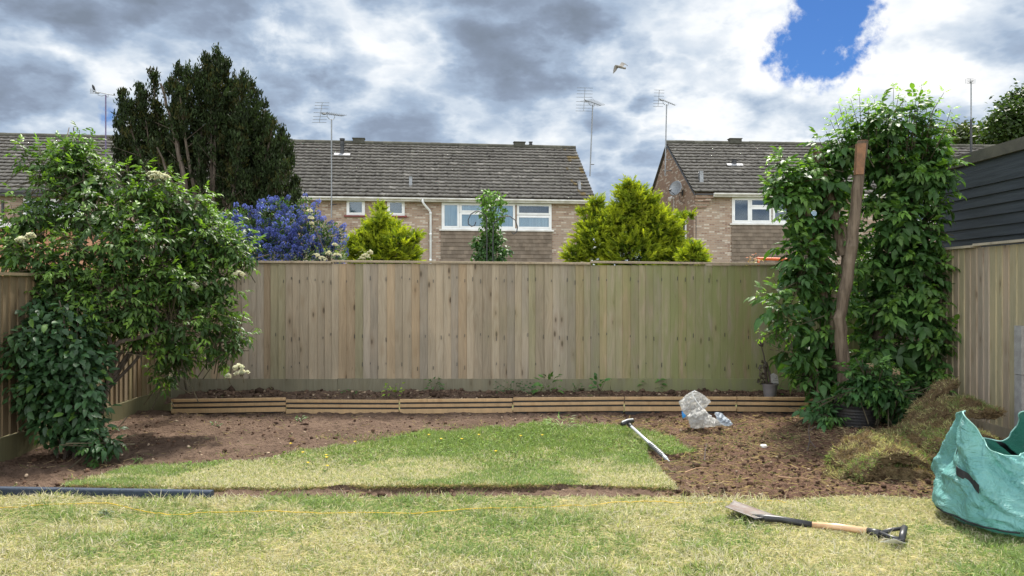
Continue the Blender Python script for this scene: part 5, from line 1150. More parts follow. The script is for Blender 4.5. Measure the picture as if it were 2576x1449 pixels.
# clover and creeping weeds on the upper part of the turf strip
xi, yi = rg.uniform(-2.6, 1.8, 15000), rg.uniform(5.7, 8.0, 15000); k = mask_island(xi, yi) & (rg.random(15000) < np.clip((yi - 5.75) / .8, 0, 1) * (fbm(xi * 2.5, yi * 2.5, 3, 71) > .42)); xi = xi[k]; yi = yi[k]; n = len(xi); a = rg.uniform(0, 6.28, n)
V, q, t, C = leaves(np.stack([xi, yi, lawn_h(xi, yi) + rg.uniform(.008, .045, n)], 1), np.stack([np.cos(a), np.sin(a), rg.uniform(-.1, .5, n)], 1), nrm(rg.normal(0, .35, (n, 3)) + [0, 0, 1]), rg.uniform(.014, .030, n), rg.uniform(.012, .02, n), .2, np.array([.13, .195, .045])[None] * rg.uniform(.5, 1.6, (n, 1)))
tag(npmesh('clover_patch', V, [q, t], M['clover'], None, C), 'clover and creeping weeds in the upper turf strip', 'ground cover', kind='stuff')
# buttercups
M['yellow'] = plain('buttercup yellow', (.75, .55, .01), (.7, .5, .01), 5, .4)
proto = None
for i, (px, py) in enumerate([(821, 1160), (824, 1188), (893, 1125), (762, 1153), (775, 1180), (1079, 1107), (1205, 1107), (1162, 1118), (1364, 1108), (1310, 1110), (1247, 1150), (1110, 1118), (731, 1130), (822, 1166)]):
    g0 = G(px, py)
    if proto is None:
        proto = empty('buttercup', g0, 'small yellow buttercup standing in the turf strip', 'flower', 'buttercups in the turf strip'); m = MB()
        for j in range(5): a_ = j * 1.2566; b_ = a_ + 1.2; m.add([(0, 0, .045), (.012 * math.cos(a_), .012 * math.sin(a_), .054), (.014 * math.cos((a_ + b_) / 2), .014 * math.sin((a_ + b_) / 2), .056), (.012 * math.cos(b_), .012 * math.sin(b_), .054)], [(0, 1, 2, 3)])
        m.build('petal', M['yellow'], proto, local=True); m = MB(); m.tube([(0, 0, -.01), (0, 0, .045)], .0015, 4); m.build('stem', M['twig'], proto, local=True)
    else:
        o = copy_tree(proto); o.location = g0
# ------------------------------------------------------------------ timber edging panels
YE = 8.57
segs = [(430, 718, 1004, 1000, 1041, 1036, 'leftmost timber edging panel, half under the elder leaves'), (719, 1003, 1005, 1006, 1041, 1042, 'second timber edging panel from the left, with the dark gap at its right end'),
        (1005, 1289, 1004, 1002, 1042, 1039, 'third timber edging panel from the left, below the middle of the fence'), (1291, 1570, 1000, 998, 1037, 1034, 'fourth timber edging panel from the left, above the grass tuft'),
        (1572, 1853, 998, 998, 1035, 1035, 'timber edging panel behind the clear plastic bag'), (1855, 2078, 998, 1000, 1036, 1038, 'rightmost timber edging panel in front of the grey flowerpot')]
for i, (a, b, ta, tb, ba, bb, lab) in enumerate(segs):
    xa, xb = Wp(a, 0, YE).x, Wp(b, 0, YE).x; zz = lambda p: CAMZ - (p - CY) * YE / F; root = empty('timber_edging', ((xa + xb) / 2, YE, 0), lab, 'garden edging', 'slatted timber edging panels')
    rr = random.Random(i); gap = .017
    for k in range(3):
        m = MB(); q = rr.uniform(.88, 1.08); m.cur = (.42 * q, .29 * q, .16 * q); m.rn = rr.random()
        t0 = zz(ta) * (3 - k) / 3 + zz(ba) * k / 3; b0 = zz(ta) * (2 - k) / 3 + zz(ba) * (k + 1) / 3 + gap * (k < 2); t1 = zz(tb) * (3 - k) / 3 + zz(bb) * k / 3; b1 = zz(tb) * (2 - k) / 3 + zz(bb) * (k + 1) / 3 + gap * (k < 2)
        w = rr.uniform(-.003, .003)
        ya = YE + w; m.hexa([(xa, ya, b0 + .004), (xb, ya, b1 + .004), (xb, ya + .028, b1 + .004), (xa, ya + .028, b0 + .004), (xa, ya + .002, t0), (xb, ya + .002, t1), (xb, ya + .028, t1), (xa, ya + .028, t0)])
        o = m.build('slat', M['newwood'], root); bv = o.modifiers.new('b', 'BEVEL'); bv.width = .003; bv.segments = 1
    m = MB(); m.box(xa + .004, YE + .030, -.10, xb - .004, YE + .0315, min(zz(ta), zz(tb)) - .02); m.build('gap_shade_sheet', M['black'], root)  # black sheet added behind the slats, standing in for shade in the gaps
    for xx in (xa + .03, (xa + xb) / 2, xb - .03):
        m = MB(); m.cur = (.2, .14, .08); m.box(xx - .018, YE + .032, -.15, xx + .018, YE + .06, .125); m.build('stake', M['newwood'], root)
# ------------------------------------------------------------------ rubber edging in the trench
M['rubber'] = plain('slate blue rubber', (0.042, 0.058, 0.085), (0.028, 0.038, 0.058), 30, .8, bmp=.002, bscale=120, spec=.25)
re_ = empty('rubber_edging', G(260, 1256), 'slate blue rubber lawn edging lying along the left of the trench', 'lawn edging')
js = [-130, 142, 300, 453, 531]
for i in range(4):
    m = MB(); f = lambda px: (1247 + (px / 531) * 9.0); a, b = G(js[i], f(js[i]), .0), G(js[i + 1] - 1.2, f(js[i + 1]), .0); prof = [(0, -.02), (0, .044), (.006, .051), (.052, .051), (.058, .044), (.058, -.02)]
    vs = [(p.x, p.y + u, w) for p in (a, b) for u, w in prof]; m.add(vs, [(k, k + 6, k + 7, k + 1) for k in range(5)] + [(0, 1, 2, 3, 4, 5), (11, 10, 9, 8, 7, 6)]); m.build('segment', M['rubber'], re_)
# ------------------------------------------------------------------ yellow line
RP = [(-120, 1279), (0, 1277), (90, 1271), (180, 1266), (270, 1263), (330, 1277), (380, 1288), (420, 1293), (470, 1293), (530, 1287), (600, 1286), (680, 1285), (805, 1289), (1027, 1291), (1080, 1288), (1138, 1283), (1212, 1279), (1275, 1276), (1398, 1273), (1430, 1271), (1464, 1272), (1510, 1267), (1564, 1262), (1590, 1263), (1626, 1260), (1664, 1261), (1710, 1265), (1760, 1265), (1794, 1264), (1859, 1260), (1910, 1260), (1956, 1260), (1985, 1264)]
M['rope'] = plain('yellow string', (.72, .50, .02), (.62, .38, .02), 40, .6)
m = MB(); pts = []
for i in range(len(RP) - 1):
    for k in range(4):
        t = k / 4; px = RP[i][0] * (1 - t) + RP[i + 1][0] * t; py = RP[i][1] * (1 - t) + RP[i + 1][1] * t; p = G(px, py, .026); p.z = .026 + random.uniform(-.004, .004); pts.append(p)
m.tube(pts, .0022, 5); o = m.build('string_line', M['rope']); tag(o, 'thin yellow string lying across the lawn in front of the trench', 'string')

# ------------------------------------------------------------------ spade
sp = empty('spade', G(2000, 1318), 'spade with worn steel blade and wooden shaft lying on the lawn', 'spade')
def rustmat():
    m, t = newmat('worn rusty steel'); n = t.noise(t.obj, 14, 5, .6); n2 = t.noise(t.obj, 45, 3)
    c = t.mix(t.ss(n, .42, .62), (.125, .108, .10), (.10, .062, .048)); c = t.mix(t.ss(n2, .5, .75, 0, .5), c, (.17, .158, .15)); t.put(t.b.inputs['Base Color'], c); t.b.inputs['Metallic'].default_value = .1; t.b.inputs['Roughness'].default_value = .6; bump(t, n, .002); return m
M['rust'] = rustmat()
A, B, C_, D_ = (Wp(1845, 1261, 4.78), Wp(1822, 1277, 4.62), Wp(1901, 1312, 4.49), Wp(1950, 1304, 4.60)); nu, nv = 12, 8; m = MB(); vs = []
for i in range(nu + 1):
    for j in range(nv + 1):
        u, v = i / nu, j / nv; p = (A.lerp(D_, u)).lerp(B.lerp(C_, u), v); p.z += .010 * (abs(v - .5) * 2) ** 2 - .005 + .012 * u; 
        if u > .93: p += (A.lerp(D_, .5).lerp(B.lerp(C_, .5), .5) - p) * .0
        vs.append(p)
m.add(vs, [(i * (nv + 1) + j, (i + 1) * (nv + 1) + j, (i + 1) * (nv + 1) + j + 1, i * (nv + 1) + j + 1) for i in range(nu) for j in range(nv)])
bl = m.build('blade', M['rust'], sp, smooth=True); s_ = bl.modifiers.new('s', 'SOLIDIFY'); s_.thickness = .004
e0 = D_.lerp(C_, .5) + Vector((0, 0, .012)); Aw = G(2042, 1320, .026); Bw = G(2183, 1336, .03); Cw = G(2214, 1343, .034)
m = MB(); m.tube([e0 + Vector((-.07, .03, .004)), e0, e0.lerp(Aw, .3) + Vector((0, 0, .006)), Aw], [.010, .021, .019, .0195], 10); m.tube([D_ + Vector((-.02, 0, .014)), e0 + Vector((.0, 0, .004)), C_ + Vector((-.01, 0, .016))], .006, 6); m.build('socket', M['black'], sp, smooth=True)
m = MB(); m.cur = (.78, .56, .36); m.tube([Aw, Aw.lerp(Bw, .5) + Vector((0, 0, .006)), Bw], [.0185, .0185, .0195], 12); m.build('shaft', plain('varnished ash', (.66, .44, .26), (.54, .33, .18), 1.0, .4, stretch=(6, 40, 40)), sp, smooth=True)
h1, h2 = G(2275, 1328, .062), G(2268, 1357, .034)
m = MB(); m.tube([Bw, Cw], [.021, .024], 12); m.tube([Cw, Cw.lerp(h1, .5) + Vector((0, .012, .004)), h1], [.018, .011, .011], 8); m.tube([Cw, Cw.lerp(h2, .5) + Vector((.0, -.012, 0)), h2], [.018, .012, .013], 8)
m.tube([h1 + (h1 - h2) * .06, h1.lerp(h2, .5), h2 + (h2 - h1) * .06], [.017, .0185, .018], 12); m.build('handle', M['black'], sp, smooth=True)
# paper scrap
M['paper'] = plain('white paper', (.82, .82, .80), (.70, .70, .68), 10, .8)
pp = [G(2213, 1363, .02), G(2240, 1366, .02), G(2262, 1368, .012), G(2281, 1367, .02), G(2262, 1360, .05), G(2248, 1355, .06), G(2230, 1360, .035)]
m = MB(); m.add(pp, [(0, 1, 6), (1, 5, 6), (1, 2, 5), (2, 4, 5), (2, 3, 4)]); o = m.build('paper_scrap', M['paper']); s_ = o.modifiers.new('s', 'SOLIDIFY'); s_.thickness = .0015; tag(o, 'torn white paper scrap on the lawn beside the spade handle', 'paper')
# ------------------------------------------------------------------ long handled tool
M['silver'] = plain('silver tube', (.62, .66, .70), (.50, .53, .57), 8, .35, metal=.3)
wt = empty('lawn_edger', G(1683, 1160), 'silver shafted tool with black T handle lying across the turf corner', 'garden tool')
t0, t1 = Wp(1583, 1068, 7.25), Wp(1684, 1160, 6.28); lr = lambda k: t0.lerp(t1, k)
m = MB(); m.tube([lr(0), lr(.84)], .0135, 10); m.build('shaft', M['silver'], wt, smooth=True)
m = MB()
for k in range(9): m.tube([lr(.56 + k * .034), lr(.56 + k * .034 + .020)], .0215, 10)
m.tube([lr(.55), lr(.88)], .0165, 10); m.build('spring', M['alu'], wt)
m = MB(); m.tube([lr(.84), lr(.94)], .015, 8); m.tube([lr(.93), lr(1.0)], [.010, .004], 6); m.build('tip', M['silver'], wt)
m = MB(); hl, hr = Wp(1565, 1066, 7.2), Wp(1592, 1059, 7.35); m.tube([hl, hl.lerp(hr, .5) + Vector((0, 0, .008)), hr], [.019, .022, .019], 10); m.tube([lr(-.01), lr(.06)], .019, 10); m.build('handle', M['black'], wt, smooth=True)
m = MB(); up = Vector((0, -.004, .020)); m.tube([hl + up, hl.lerp(hr, .5) + up + Vector((0, 0, .008)), hr + up], .007, 8); m.build('handle_inlay', M['white'], wt)

# ------------------------------------------------------------------ crumpled bags
def pillow(poly, Y, thick, root, name, mat, seed, tilt=0.0, res=2.2, crease=.02, ypix=None, col=None):
    pts = np.array(poly, float); x0, y0 = pts.min(0); x1, y1 = pts.max(0); xs = np.arange(x0, x1 + res, res); ys = np.arange(y0, y1 + res, res); X, Y_ = np.meshgrid(xs, ys)
    ins = inpoly(X, Y_, [tuple(p) for p in pts]); dist = np.full(X.shape, 1e9)
    for i in range(len(pts)):
        a, b = pts[i], pts[(i + 1) % len(pts)]; ab = b - a; t = np.clip(((X - a[0]) * ab[0] + (Y_ - a[1]) * ab[1]) / (ab @ ab), 0, 1); dist = np.minimum(dist, np.hypot(X - a[0] - t * ab[0], Y_ - a[1] - t * ab[1]))
    # snap just-outside vertices onto the outline by treating distance as zero
    s = Y / F; inf = thick * np.clip(np.sqrt(np.clip(dist, 0, None) * s / thick) * .9, 0, 1.0) * ins
    cr = (1 - np.abs(2 * fbm(X / 16 + seed, Y_ / 16 + (X - x0) / 40, 3, seed) - 1)) ** 2 * crease + (fbm(X / 5, Y_ / 5, 2, seed + 3) - .5) * crease * .5
    tl = (Y_ - y0) / (y1 - y0) * tilt; out = []
    for sg in (-1, 1):
        Yd = Y - tl + sg * inf + cr * (inf > 0) * 1.0; out.append(np.stack([(X - CX) / F * Yd, Yd, CAMZ - (Y_ - CY) / F * Yd], -1))
    nI = X.size; idx = np.arange(nI).reshape(X.shape); cell = ins[:-1, :-1] & ins[:-1, 1:] & ins[1:, 1:] & ins[1:, :-1]; q = np.stack([idx[:-1, :-1], idx[1:, :-1], idx[1:, 1:], idx[:-1, 1:]], -1)[cell]
    V = np.concatenate([out[0].reshape(-1, 3), out[1].reshape(-1, 3)]); Q_ = np.concatenate([q, (q + nI)[:, ::-1]])
    u, inv = np.unique(Q_, return_inverse=True)
    return npmesh(name, V[u], [inv.reshape(Q_.shape)], mat, root, smooth=True)
def plasticmat(name, c, alpha, rough=.25):
    m, t = newmat(name); n = t.noise(t.obj, 12, 4, .6); vo = t.new('ShaderNodeTexVoronoi'); t.put(vo.inputs['Vector'], t.vm('ADD', t.map(t.obj, (18, 18, 26)), t.vm('SCALE', t.comb(n, n, n), scale=3.0))); vo.feature = 'DISTANCE_TO_EDGE' if False else 'F1'
    t.put(t.b.inputs['Base Color'], t.mix(t.ss(n, .3, .7), c, tuple(x * .6 for x in c))); t.b.inputs['Roughness'].default_value = rough; bump(t, t.math('ADD', t.math('MULTIPLY', vo.outputs['Distance'], .5), n), .014)
    tr = t.new('ShaderNodeBsdfTransparent'); tr.inputs[0].default_value = (.92, .93, .94, 1); tl = t.new('ShaderNodeBsdfTranslucent'); tl.inputs[0].default_value = (*c, 1); a = t.new('ShaderNodeAddShader') if False else None
    m1 = t.new('ShaderNodeMixShader'); m1.inputs[0].default_value = .3; t.l.new(t.b.outputs[0], m1.inputs[1]); t.l.new(tl.outputs[0], m1.inputs[2])
    m2 = t.new('ShaderNodeMixShader'); t.put(m2.inputs[0], t.ss(n, .2, .8, alpha - .15, alpha + .15)); t.l.new(m1.outputs[0], m2.inputs[1]); t.l.new(tr.outputs[0], m2.inputs[2]); t.l.new(m2.outputs[0], t.out.inputs[0]); return m
M['clearbag'] = plasticmat('cloudy clear plastic', (.70, .69, .66), .24, .18)
M['silverbag'] = plasticmat('silvery plastic', (.55, .62, .70), .05, .2)
M['blue'] = plain('blue print', (.03, .26, .62), (.03, .22, .55), 5, .4)
pb = empty('plastic_bag', G(1775, 1078), 'crumpled cloudy plastic bag slumped on the soil before the timber panels', 'plastic bag')
pillow([(1728, 1046), (1740, 1030), (1760, 1022), (1776, 1030), (1788, 1046), (1800, 1051), (1812, 1054), (1822, 1062), (1822, 1071), (1790, 1074), (1760, 1078), (1745, 1079), (1736, 1076)], 7.62, .11, pb, 'bag_body', M['clearbag'], 3, .10, 1.6, .035)
pillow([(1749, 980), (1768, 990), (1780, 1000), (1790, 1009), (1782, 1019), (1774, 1028), (1781, 1040), (1788, 1048), (1770, 1054), (1745, 1060), (1727, 1056), (1718, 1040), (1712, 1025), (1706, 1010), (1716, 1001), (1728, 990), (1738, 984)], 7.72, .045, pb, 'bag_neck', M['clearbag'], 8, .06, 1.6, .05)
pillow([(1715, 1030), (1719, 1036), (1724, 1041), (1727, 1046), (1724, 1050), (1717, 1053), (1715, 1044)], 7.60, .01, pb, 'blue_corner', M['blue'], 8, .0, 1.0, .0)
m = MB(); sm_ = [(1748, 982), (1741, 986), (1744, 996), (1752, 1009), (1762, 1022), (1771, 1032), (1780, 1042), (1790, 1046)]; m.tube([Wp(a, b, 7.62 - .0 * i) for i, (a, b) in enumerate(sm_)], .005, 6); m.build('seam', M['white'], pb)
sb = empty('foil_packet', G(1822, 1072), 'shiny silver blue packet lying against the right of the cloudy bag', 'packet')
pillow([(1796, 1037), (1806, 1035), (1816, 1038), (1826, 1047), (1835, 1054), (1844, 1064), (1843, 1069), (1834, 1072), (1823, 1072), (1812, 1066), (1803, 1054)], 7.55, .06, sb, 'packet_body', M['silverbag'], 5, .06, 1.4, .04)

# ------------------------------------------------------------------ black tub
tb = empty('black_tub', G(2165, 1103, -.02), 'scuffed black ribbed tub under the leaves at the foot of the pollarded elder', 'tub')
M['tub'] = plain('scuffed black rubber', (.018, .019, .022), (.035, .030, .026), 9, .55, bmp=.003)
c = G(2172, 1098, -.02); c.y += .16; m = MB(); prof = []
for k in range(9): r = .165 + .052 * k / 8; prof += [(r + .004, .03 * k + .0), (r + .004, .03 * k + .018), (r, .03 * k + .021), (r + .003, .03 * k + .029)]
prof += [(.226, .272), (.232, .285), (.222, .292), (.212, .285), (.160, .02), (.01, .018)]
m.lathe(c + Vector((0, 0, .0)), prof, 40); m.build('body', M['tub'], tb, smooth=False)
m = MB()
for sg in (-1, 1): m.tube([c + Vector((sg * .19, -.06, .29)), c + Vector((sg * .205, -.07, .335)), c + Vector((sg * .21, .04, .345)), c + Vector((sg * .20, .06, .29))], .012, 8)
m.build('handle', M['tub'], tb)
# ------------------------------------------------------------------ grey pot with a dead plant
zb = .135; fp = empty('flowerpot', Wp(1937, 1000, 8.86), 'grey plastic flowerpot of dead brown stems beside the mossy fence', 'flowerpot')
M['greypot'] = plain('grey plastic', (.20, .18, .18), (.15, .14, .14), 8, .6); c = Vector((Wp(1937, 0, 8.86).x, 8.86, zb))
m = MB(); m.lathe(c, [(.065, 0), (.083, .145), (.094, .147), (.097, .165), (.088, .165), (.080, .14), (.01, .13)], 24); m.build('pot', M['greypot'], fp)
m = MB(); m.lathe(c + Vector((0, 0, .0)), [(.078, .142), (.04, .15), (.0, .152)], 16, cap_bottom=False); m.build('compost', M['soil'], fp)
dpn = empty('dead_plant', c + Vector((0, 0, .145)), 'withered brown plant with one tall seed head rising from the grey pot', 'dead plant')
M['dead'] = plain('withered stem', (.115, .085, .07), (.06, .045, .04), 20, .9); Yp = 8.86
m = MB(); m.tube([Wp(1932, 966, Yp), Wp(1927, 930, Yp), Wp(1922, 895, Yp), Wp(1914, 864, Yp)], [.010, .008, .007, .005], 6); m.tube([Wp(1940, 966, Yp), Wp(1934, 930, Yp), Wp(1928, 910, Yp)], [.02, .016, .006], 7); m.tube([Wp(1929, 966, Yp - .03), Wp(1924, 935, Yp - .05), Wp(1920, 922, Yp - .03)], [.012, .010, .004], 6); m.tube([Wp(1925, 960, Yp), Wp(1910, 945, Yp), Wp(1912, 925, Yp)], [.006, .006, .003], 5); m.build('stem', M['dead'], dpn)
m = MB(); m.tube([Wp(1918, 872, Yp), Wp(1915, 866, Yp), Wp(1912, 858, Yp), Wp(1910, 851, Yp)], [.010, .030, .028, .008], 9); m.build('seed_head', M['dead'], dpn)
rg = np.random.default_rng(41); n = 70; P = np.array([Wp(rg.uniform(1908, 1930), rg.uniform(905, 962), Yp + rg.uniform(-.06, .04)) for _ in range(n)])
V, q, t, C = leaves(P, rg.normal(0, 1, (n, 3)) + [0, 0, -.8], rg.normal(0, 1, (n, 3)), rg.uniform(.03, .06, n), rg.uniform(.015, .03, n), .6, np.array([.10, .08, .06])[None] * rg.uniform(.5, 1.5, (n, 1)), .3); npmesh('withered_leaf_mass', V, [q, t], M['leafdark'], dpn, C)
bk = empty('perforated_block', Wp(1950, 962, 8.80), 'small grey block with dark holes resting on the flowerpot rim', 'block'); m = MB(); Yk = 8.82
p = [Wp(1941, 963, Yk), Wp(1959, 964, Yk), Wp(1956, 944, Yk), Wp(1948, 939, Yk), Wp(1940, 943, Yk)]; q_ = [v + Vector((0, .03, 0)) for v in p]; m.add(p + q_, [(0, 1, 2, 3, 4), (9, 8, 7, 6, 5)] + [(i, 5 + i, 5 + (i + 1) % 5, (i + 1) % 5) for i in range(5)]); m.build('slab', M['concrete'], bk)
m = MB()
for a, b in ((1953, 948), (1954, 952), (1952, 957), (1955, 957), (1947, 956), (1950, 952)): h = Wp(a, b, Yk); m.tube([h + Vector((0, .01, 0)), h - Vector((0, .002, 0))], .0045, 8)
m.build('hole', M['room'], bk)

# ------------------------------------------------------------------ lifted turves in a heap
M['turf'] = plain('turf soil and roots', (.19, .145, .08), (.075, .046, .028), 11, .95, bmp=.03, bscale=40, spec=.1)
def turf(px, py, Y, W, D, Tk, rot, tilt, bend, label, seed, grass=.8, dens=30000, pitch=0.0):
    """one lifted turf: a bent slab, grass on its upper face, torn soil round its edges"""
    rgt = np.random.default_rng(seed); c = Wp(px, py, Y); root = empty('lifted_turf', c, label, 'turf', 'lifted turves heaped by the right fence')
    nu, nv = int(W / .010), int(D / .012); k = bend / W if abs(bend) > .01 else .01; s = np.linspace(-.5, .5, nu) * W; v = np.linspace(-1, 1, nv)
    nb_ = 7; loopv = np.concatenate([v, np.ones(nb_), v[::-1], -np.ones(nb_)]); side = np.concatenate([np.ones(nv), np.linspace(1, -1, nb_ + 2)[1:-1], -np.ones(nv), np.linspace(-1, 1, nb_ + 2)[1:-1]])
    S, Vv = np.meshgrid(s, loopv, indexing='ij'); Sd = np.broadcast_to(side, S.shape)
    endt = np.clip((1 - np.abs(2 * S / W)) * 14, 0, 1) ** .5
    rag = 1 + (fbm(S * 9 + seed, np.sign(Vv) * 3 + seed, 4, seed) - .5) * .62
    y = Vv * D / 2 * rag + (fbm(S * 30, Sd * 3 + Vv * 9, 3, seed + 2) - .5) * .03 * (np.abs(Vv) > .9)
    lump = (fbm(S * 6 + seed, Vv * D * 3.5, 4, seed + 1) - .5) * .085 + (fbm(S * 22 + seed, Vv * D * 11, 3, seed + 4) - .5) * .028
    rb = 1.0 + .55 * (fbm(S * 12, Vv * D * 6 + Sd, 4, seed + 6) - .5)
    off = Sd * Tk / 2 * endt * np.where(Sd < .9, rb, 1.0) + lump
    kk = k * (1 + .25 * Vv * np.sin(seed)); a = kk * S; x = np.sin(a) / kk; z = -(1 - np.cos(a)) / kk
    x = x + (fbm(Vv * 3 + seed, Sd * 2, 3, seed + 7) - .5) * .12 * (S / W * 2) ** 3
    P = np.stack([x + np.sin(a) * off, y, z + np.cos(a) * off], -1).reshape(-1, 3)
    A_ = np.array(Matrix.Rotation(R(rot), 3, 'Z') @ Matrix.Rotation(R(tilt), 3, 'Y') @ Matrix.Rotation(R(pitch), 3, 'X')); P = P @ A_.T + np.array(c); L_ = len(loopv)
    idx = np.arange(nu * L_).reshape(nu, L_); q = np.stack([idx[:-1], idx[1:], np.roll(idx, -1, 1)[1:], np.roll(idx, -1, 1)[:-1]], -1).reshape(-1, 4)
    npmesh('sod', P, [q], M['turf'], root, smooth=True)
    Pg = P.reshape(nu, L_, 3); du = np.gradient(Pg, axis=0); dv = np.roll(Pg, -1, 1) - np.roll(Pg, 1, 1); Nn = nrm(np.cross(du, dv)); ar = np.linalg.norm(np.cross(du, dv), axis=-1)
    wgt = ar * np.where(Sd > .9, 1.0, np.where(Sd > -.9, .30, .10)); nb = int(W * D * dens); pk = rgt.choice(nu * L_, nb, p=(wgt / wgt.sum()).reshape(-1)); N0 = Nn.reshape(-1, 3)[pk]; P0 = P[pk] + rgt.normal(0, .006, (nb, 3)); top = Sd.reshape(-1)[pk] > .9
    patch = fbm(P0[:, 0] * 5 + seed, P0[:, 1] * 5 + P0[:, 2] * 5, 3, seed); bare = fbm(P0[:, 0] * 11 + seed, P0[:, 1] * 11 + P0[:, 2] * 11, 3, seed + 20) > .60; g_ = top & (rgt.random(nb) < grass) & ~bare
    cc = np.where(g_[:, None], np.where((patch + rgt.normal(0, .08, nb) > .52)[:, None], [[.24, .32, .10]], [[.50, .45, .22]]), [[.26, .18, .10]]) * rgt.uniform(.6, 1.25, (nb, 1))
    V, q, t, c_ = blades(P0, nrm(N0 + rgt.normal(0, .5, (nb, 3)) + [0, 0, -.1]), rgt.gamma(3, .0085, nb).clip(.008, .05), rgt.uniform(.0028, .0055, nb), rgt.uniform(.2, 1.1, nb), cc, rgt)
    o = npmesh('grass', V, [q, t], M['grass'], root, c_); o['kind'] = 'stuff'
turf(2405, 1178, 6.10, .60, .42, .13, 5, 0, .3, 'dark turf at the bottom of the heap, half behind the green sack', 110, .5)
turf(2235, 1180, 5.84, .50, .34, .10, -4, 2, .5, 'low turf at the foot of the heap, under the two sloping front ones', 108, .45, 22000)
turf(2178, 1140, 5.84, .46, .40, .07, 14, -20, 1.2, 'left front turf sloping down to the soil, nearest the lawn', 101, .85, 26000, 12)
turf(2262, 1132, 5.96, .44, .40, .075, -14, 16, 1.2, 'front turf tipping to the right beside the sloping one', 111, .6, 24000, 6)
turf(2340, 1140, 6.12, .50, .34, .075, -6, -10, .9, 'middle turf of the heap with dark torn lower edge', 103, .55, 22000, 10)
turf(2385, 1088, 6.22, .62, .40, .075, 10, -8, 1.1, 'broad turf lying across the middle right of the heap', 112, .7, 24000, 8)
turf(2440, 1118, 6.16, .46, .36, .08, 14, 14, 1.4, 'turf drooping behind the peak of the green sack', 104, .6, 24000)
turf(2268, 1090, 6.45, .46, .20, .065, 14, -12, .9, 'curled turf at the left of the heap, beside the black tub', 102, .7, 24000)
turf(2325, 1056, 6.56, .70, .24, .06, 10, -27, .4, 'long sloping turf leaning up across the middle of the heap', 105, .65, 24000, 8)
turf(2405, 1026, 6.62, .56, .40, .065, 4, -8, .8, 'topmost turf of the heap, grass side up', 106, .9, 28000, 10)
turf(2345, 1000, 6.84, .56, .12, .06, 24, -30, .3, 'dark edged strip of turf leaning up the back of the heap', 107, .4, 20000)
turf(2118, 1190, 5.82, .26, .17, .05, 30, -6, .8, 'small torn turf piece at the far left of the heap', 109, .6)

# ------------------------------------------------------------------ green sack
def sackmat():
    m, t = newmat('green woven sack'); n = t.noise(t.obj, 5, 4, .6, .8); n2 = t.noise(t.map(t.obj, (1, 1, 1), rot=(.4, .3, .2)), 5.5, 5, .62, 1.2); w = t.noise(t.obj, 120, 2)
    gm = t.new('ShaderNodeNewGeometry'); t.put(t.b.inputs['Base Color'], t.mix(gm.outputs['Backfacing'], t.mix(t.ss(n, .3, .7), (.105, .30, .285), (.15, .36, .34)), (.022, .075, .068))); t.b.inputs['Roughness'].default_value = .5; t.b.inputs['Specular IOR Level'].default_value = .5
    rdg = t.math('ABSOLUTE', t.math('SUBTRACT', n2, .5)); cv = t.new('ShaderNodeTexVoronoi', feature='DISTANCE_TO_EDGE'); t.put(cv.inputs['Vector'], t.vm('ADD', t.map(t.obj, (5, 5, 5)), t.vm('SCALE', t.comb(n, n2, n), scale=.9)))
    cv2 = t.new('ShaderNodeTexVoronoi'); t.put(cv2.inputs['Vector'], t.vm('ADD', t.map(t.obj, (13, 13, 13)), t.vm('SCALE', t.comb(n2, n, n2), scale=1.5)))
    hgt = t.math('ADD', t.math('ADD', t.math('MULTIPLY', rdg, -1.5), t.math('MULTIPLY', n, .6)), t.math('ADD', t.math('MULTIPLY', t.ss(cv.outputs['Distance'], 0, .12), .0), t.math('MULTIPLY', cv2.outputs['Distance'], .0))); bump(t, hgt, .042)
    tr = t.new('ShaderNodeBsdfTranslucent'); tr.inputs[0].default_value = (.08, .42, .34, 1); mx = t.new('ShaderNodeMixShader'); mx.inputs[0].default_value = .07; t.l.new(t.b.outputs[0], mx.inputs[1]); t.l.new(tr.outputs[0], mx.inputs[2]); t.l.new(mx.outputs[0], t.out.inputs[0]); return m
M['sack'] = sackmat()
sk = empty('garden_sack', (3.13, 4.62, 0), 'open green garden waste sack slumped at the right edge of the lawn', 'garden sack')
NU, NV = 144, 70; th = np.linspace(0, 2 * np.pi, NU, endpoint=False); cx_, cy_ = 3.10, 4.60
ct_, st_ = np.cos(th), np.sin(th)
def ipl(t, ks, vs): return np.interp(t, ks, vs)
rows = []
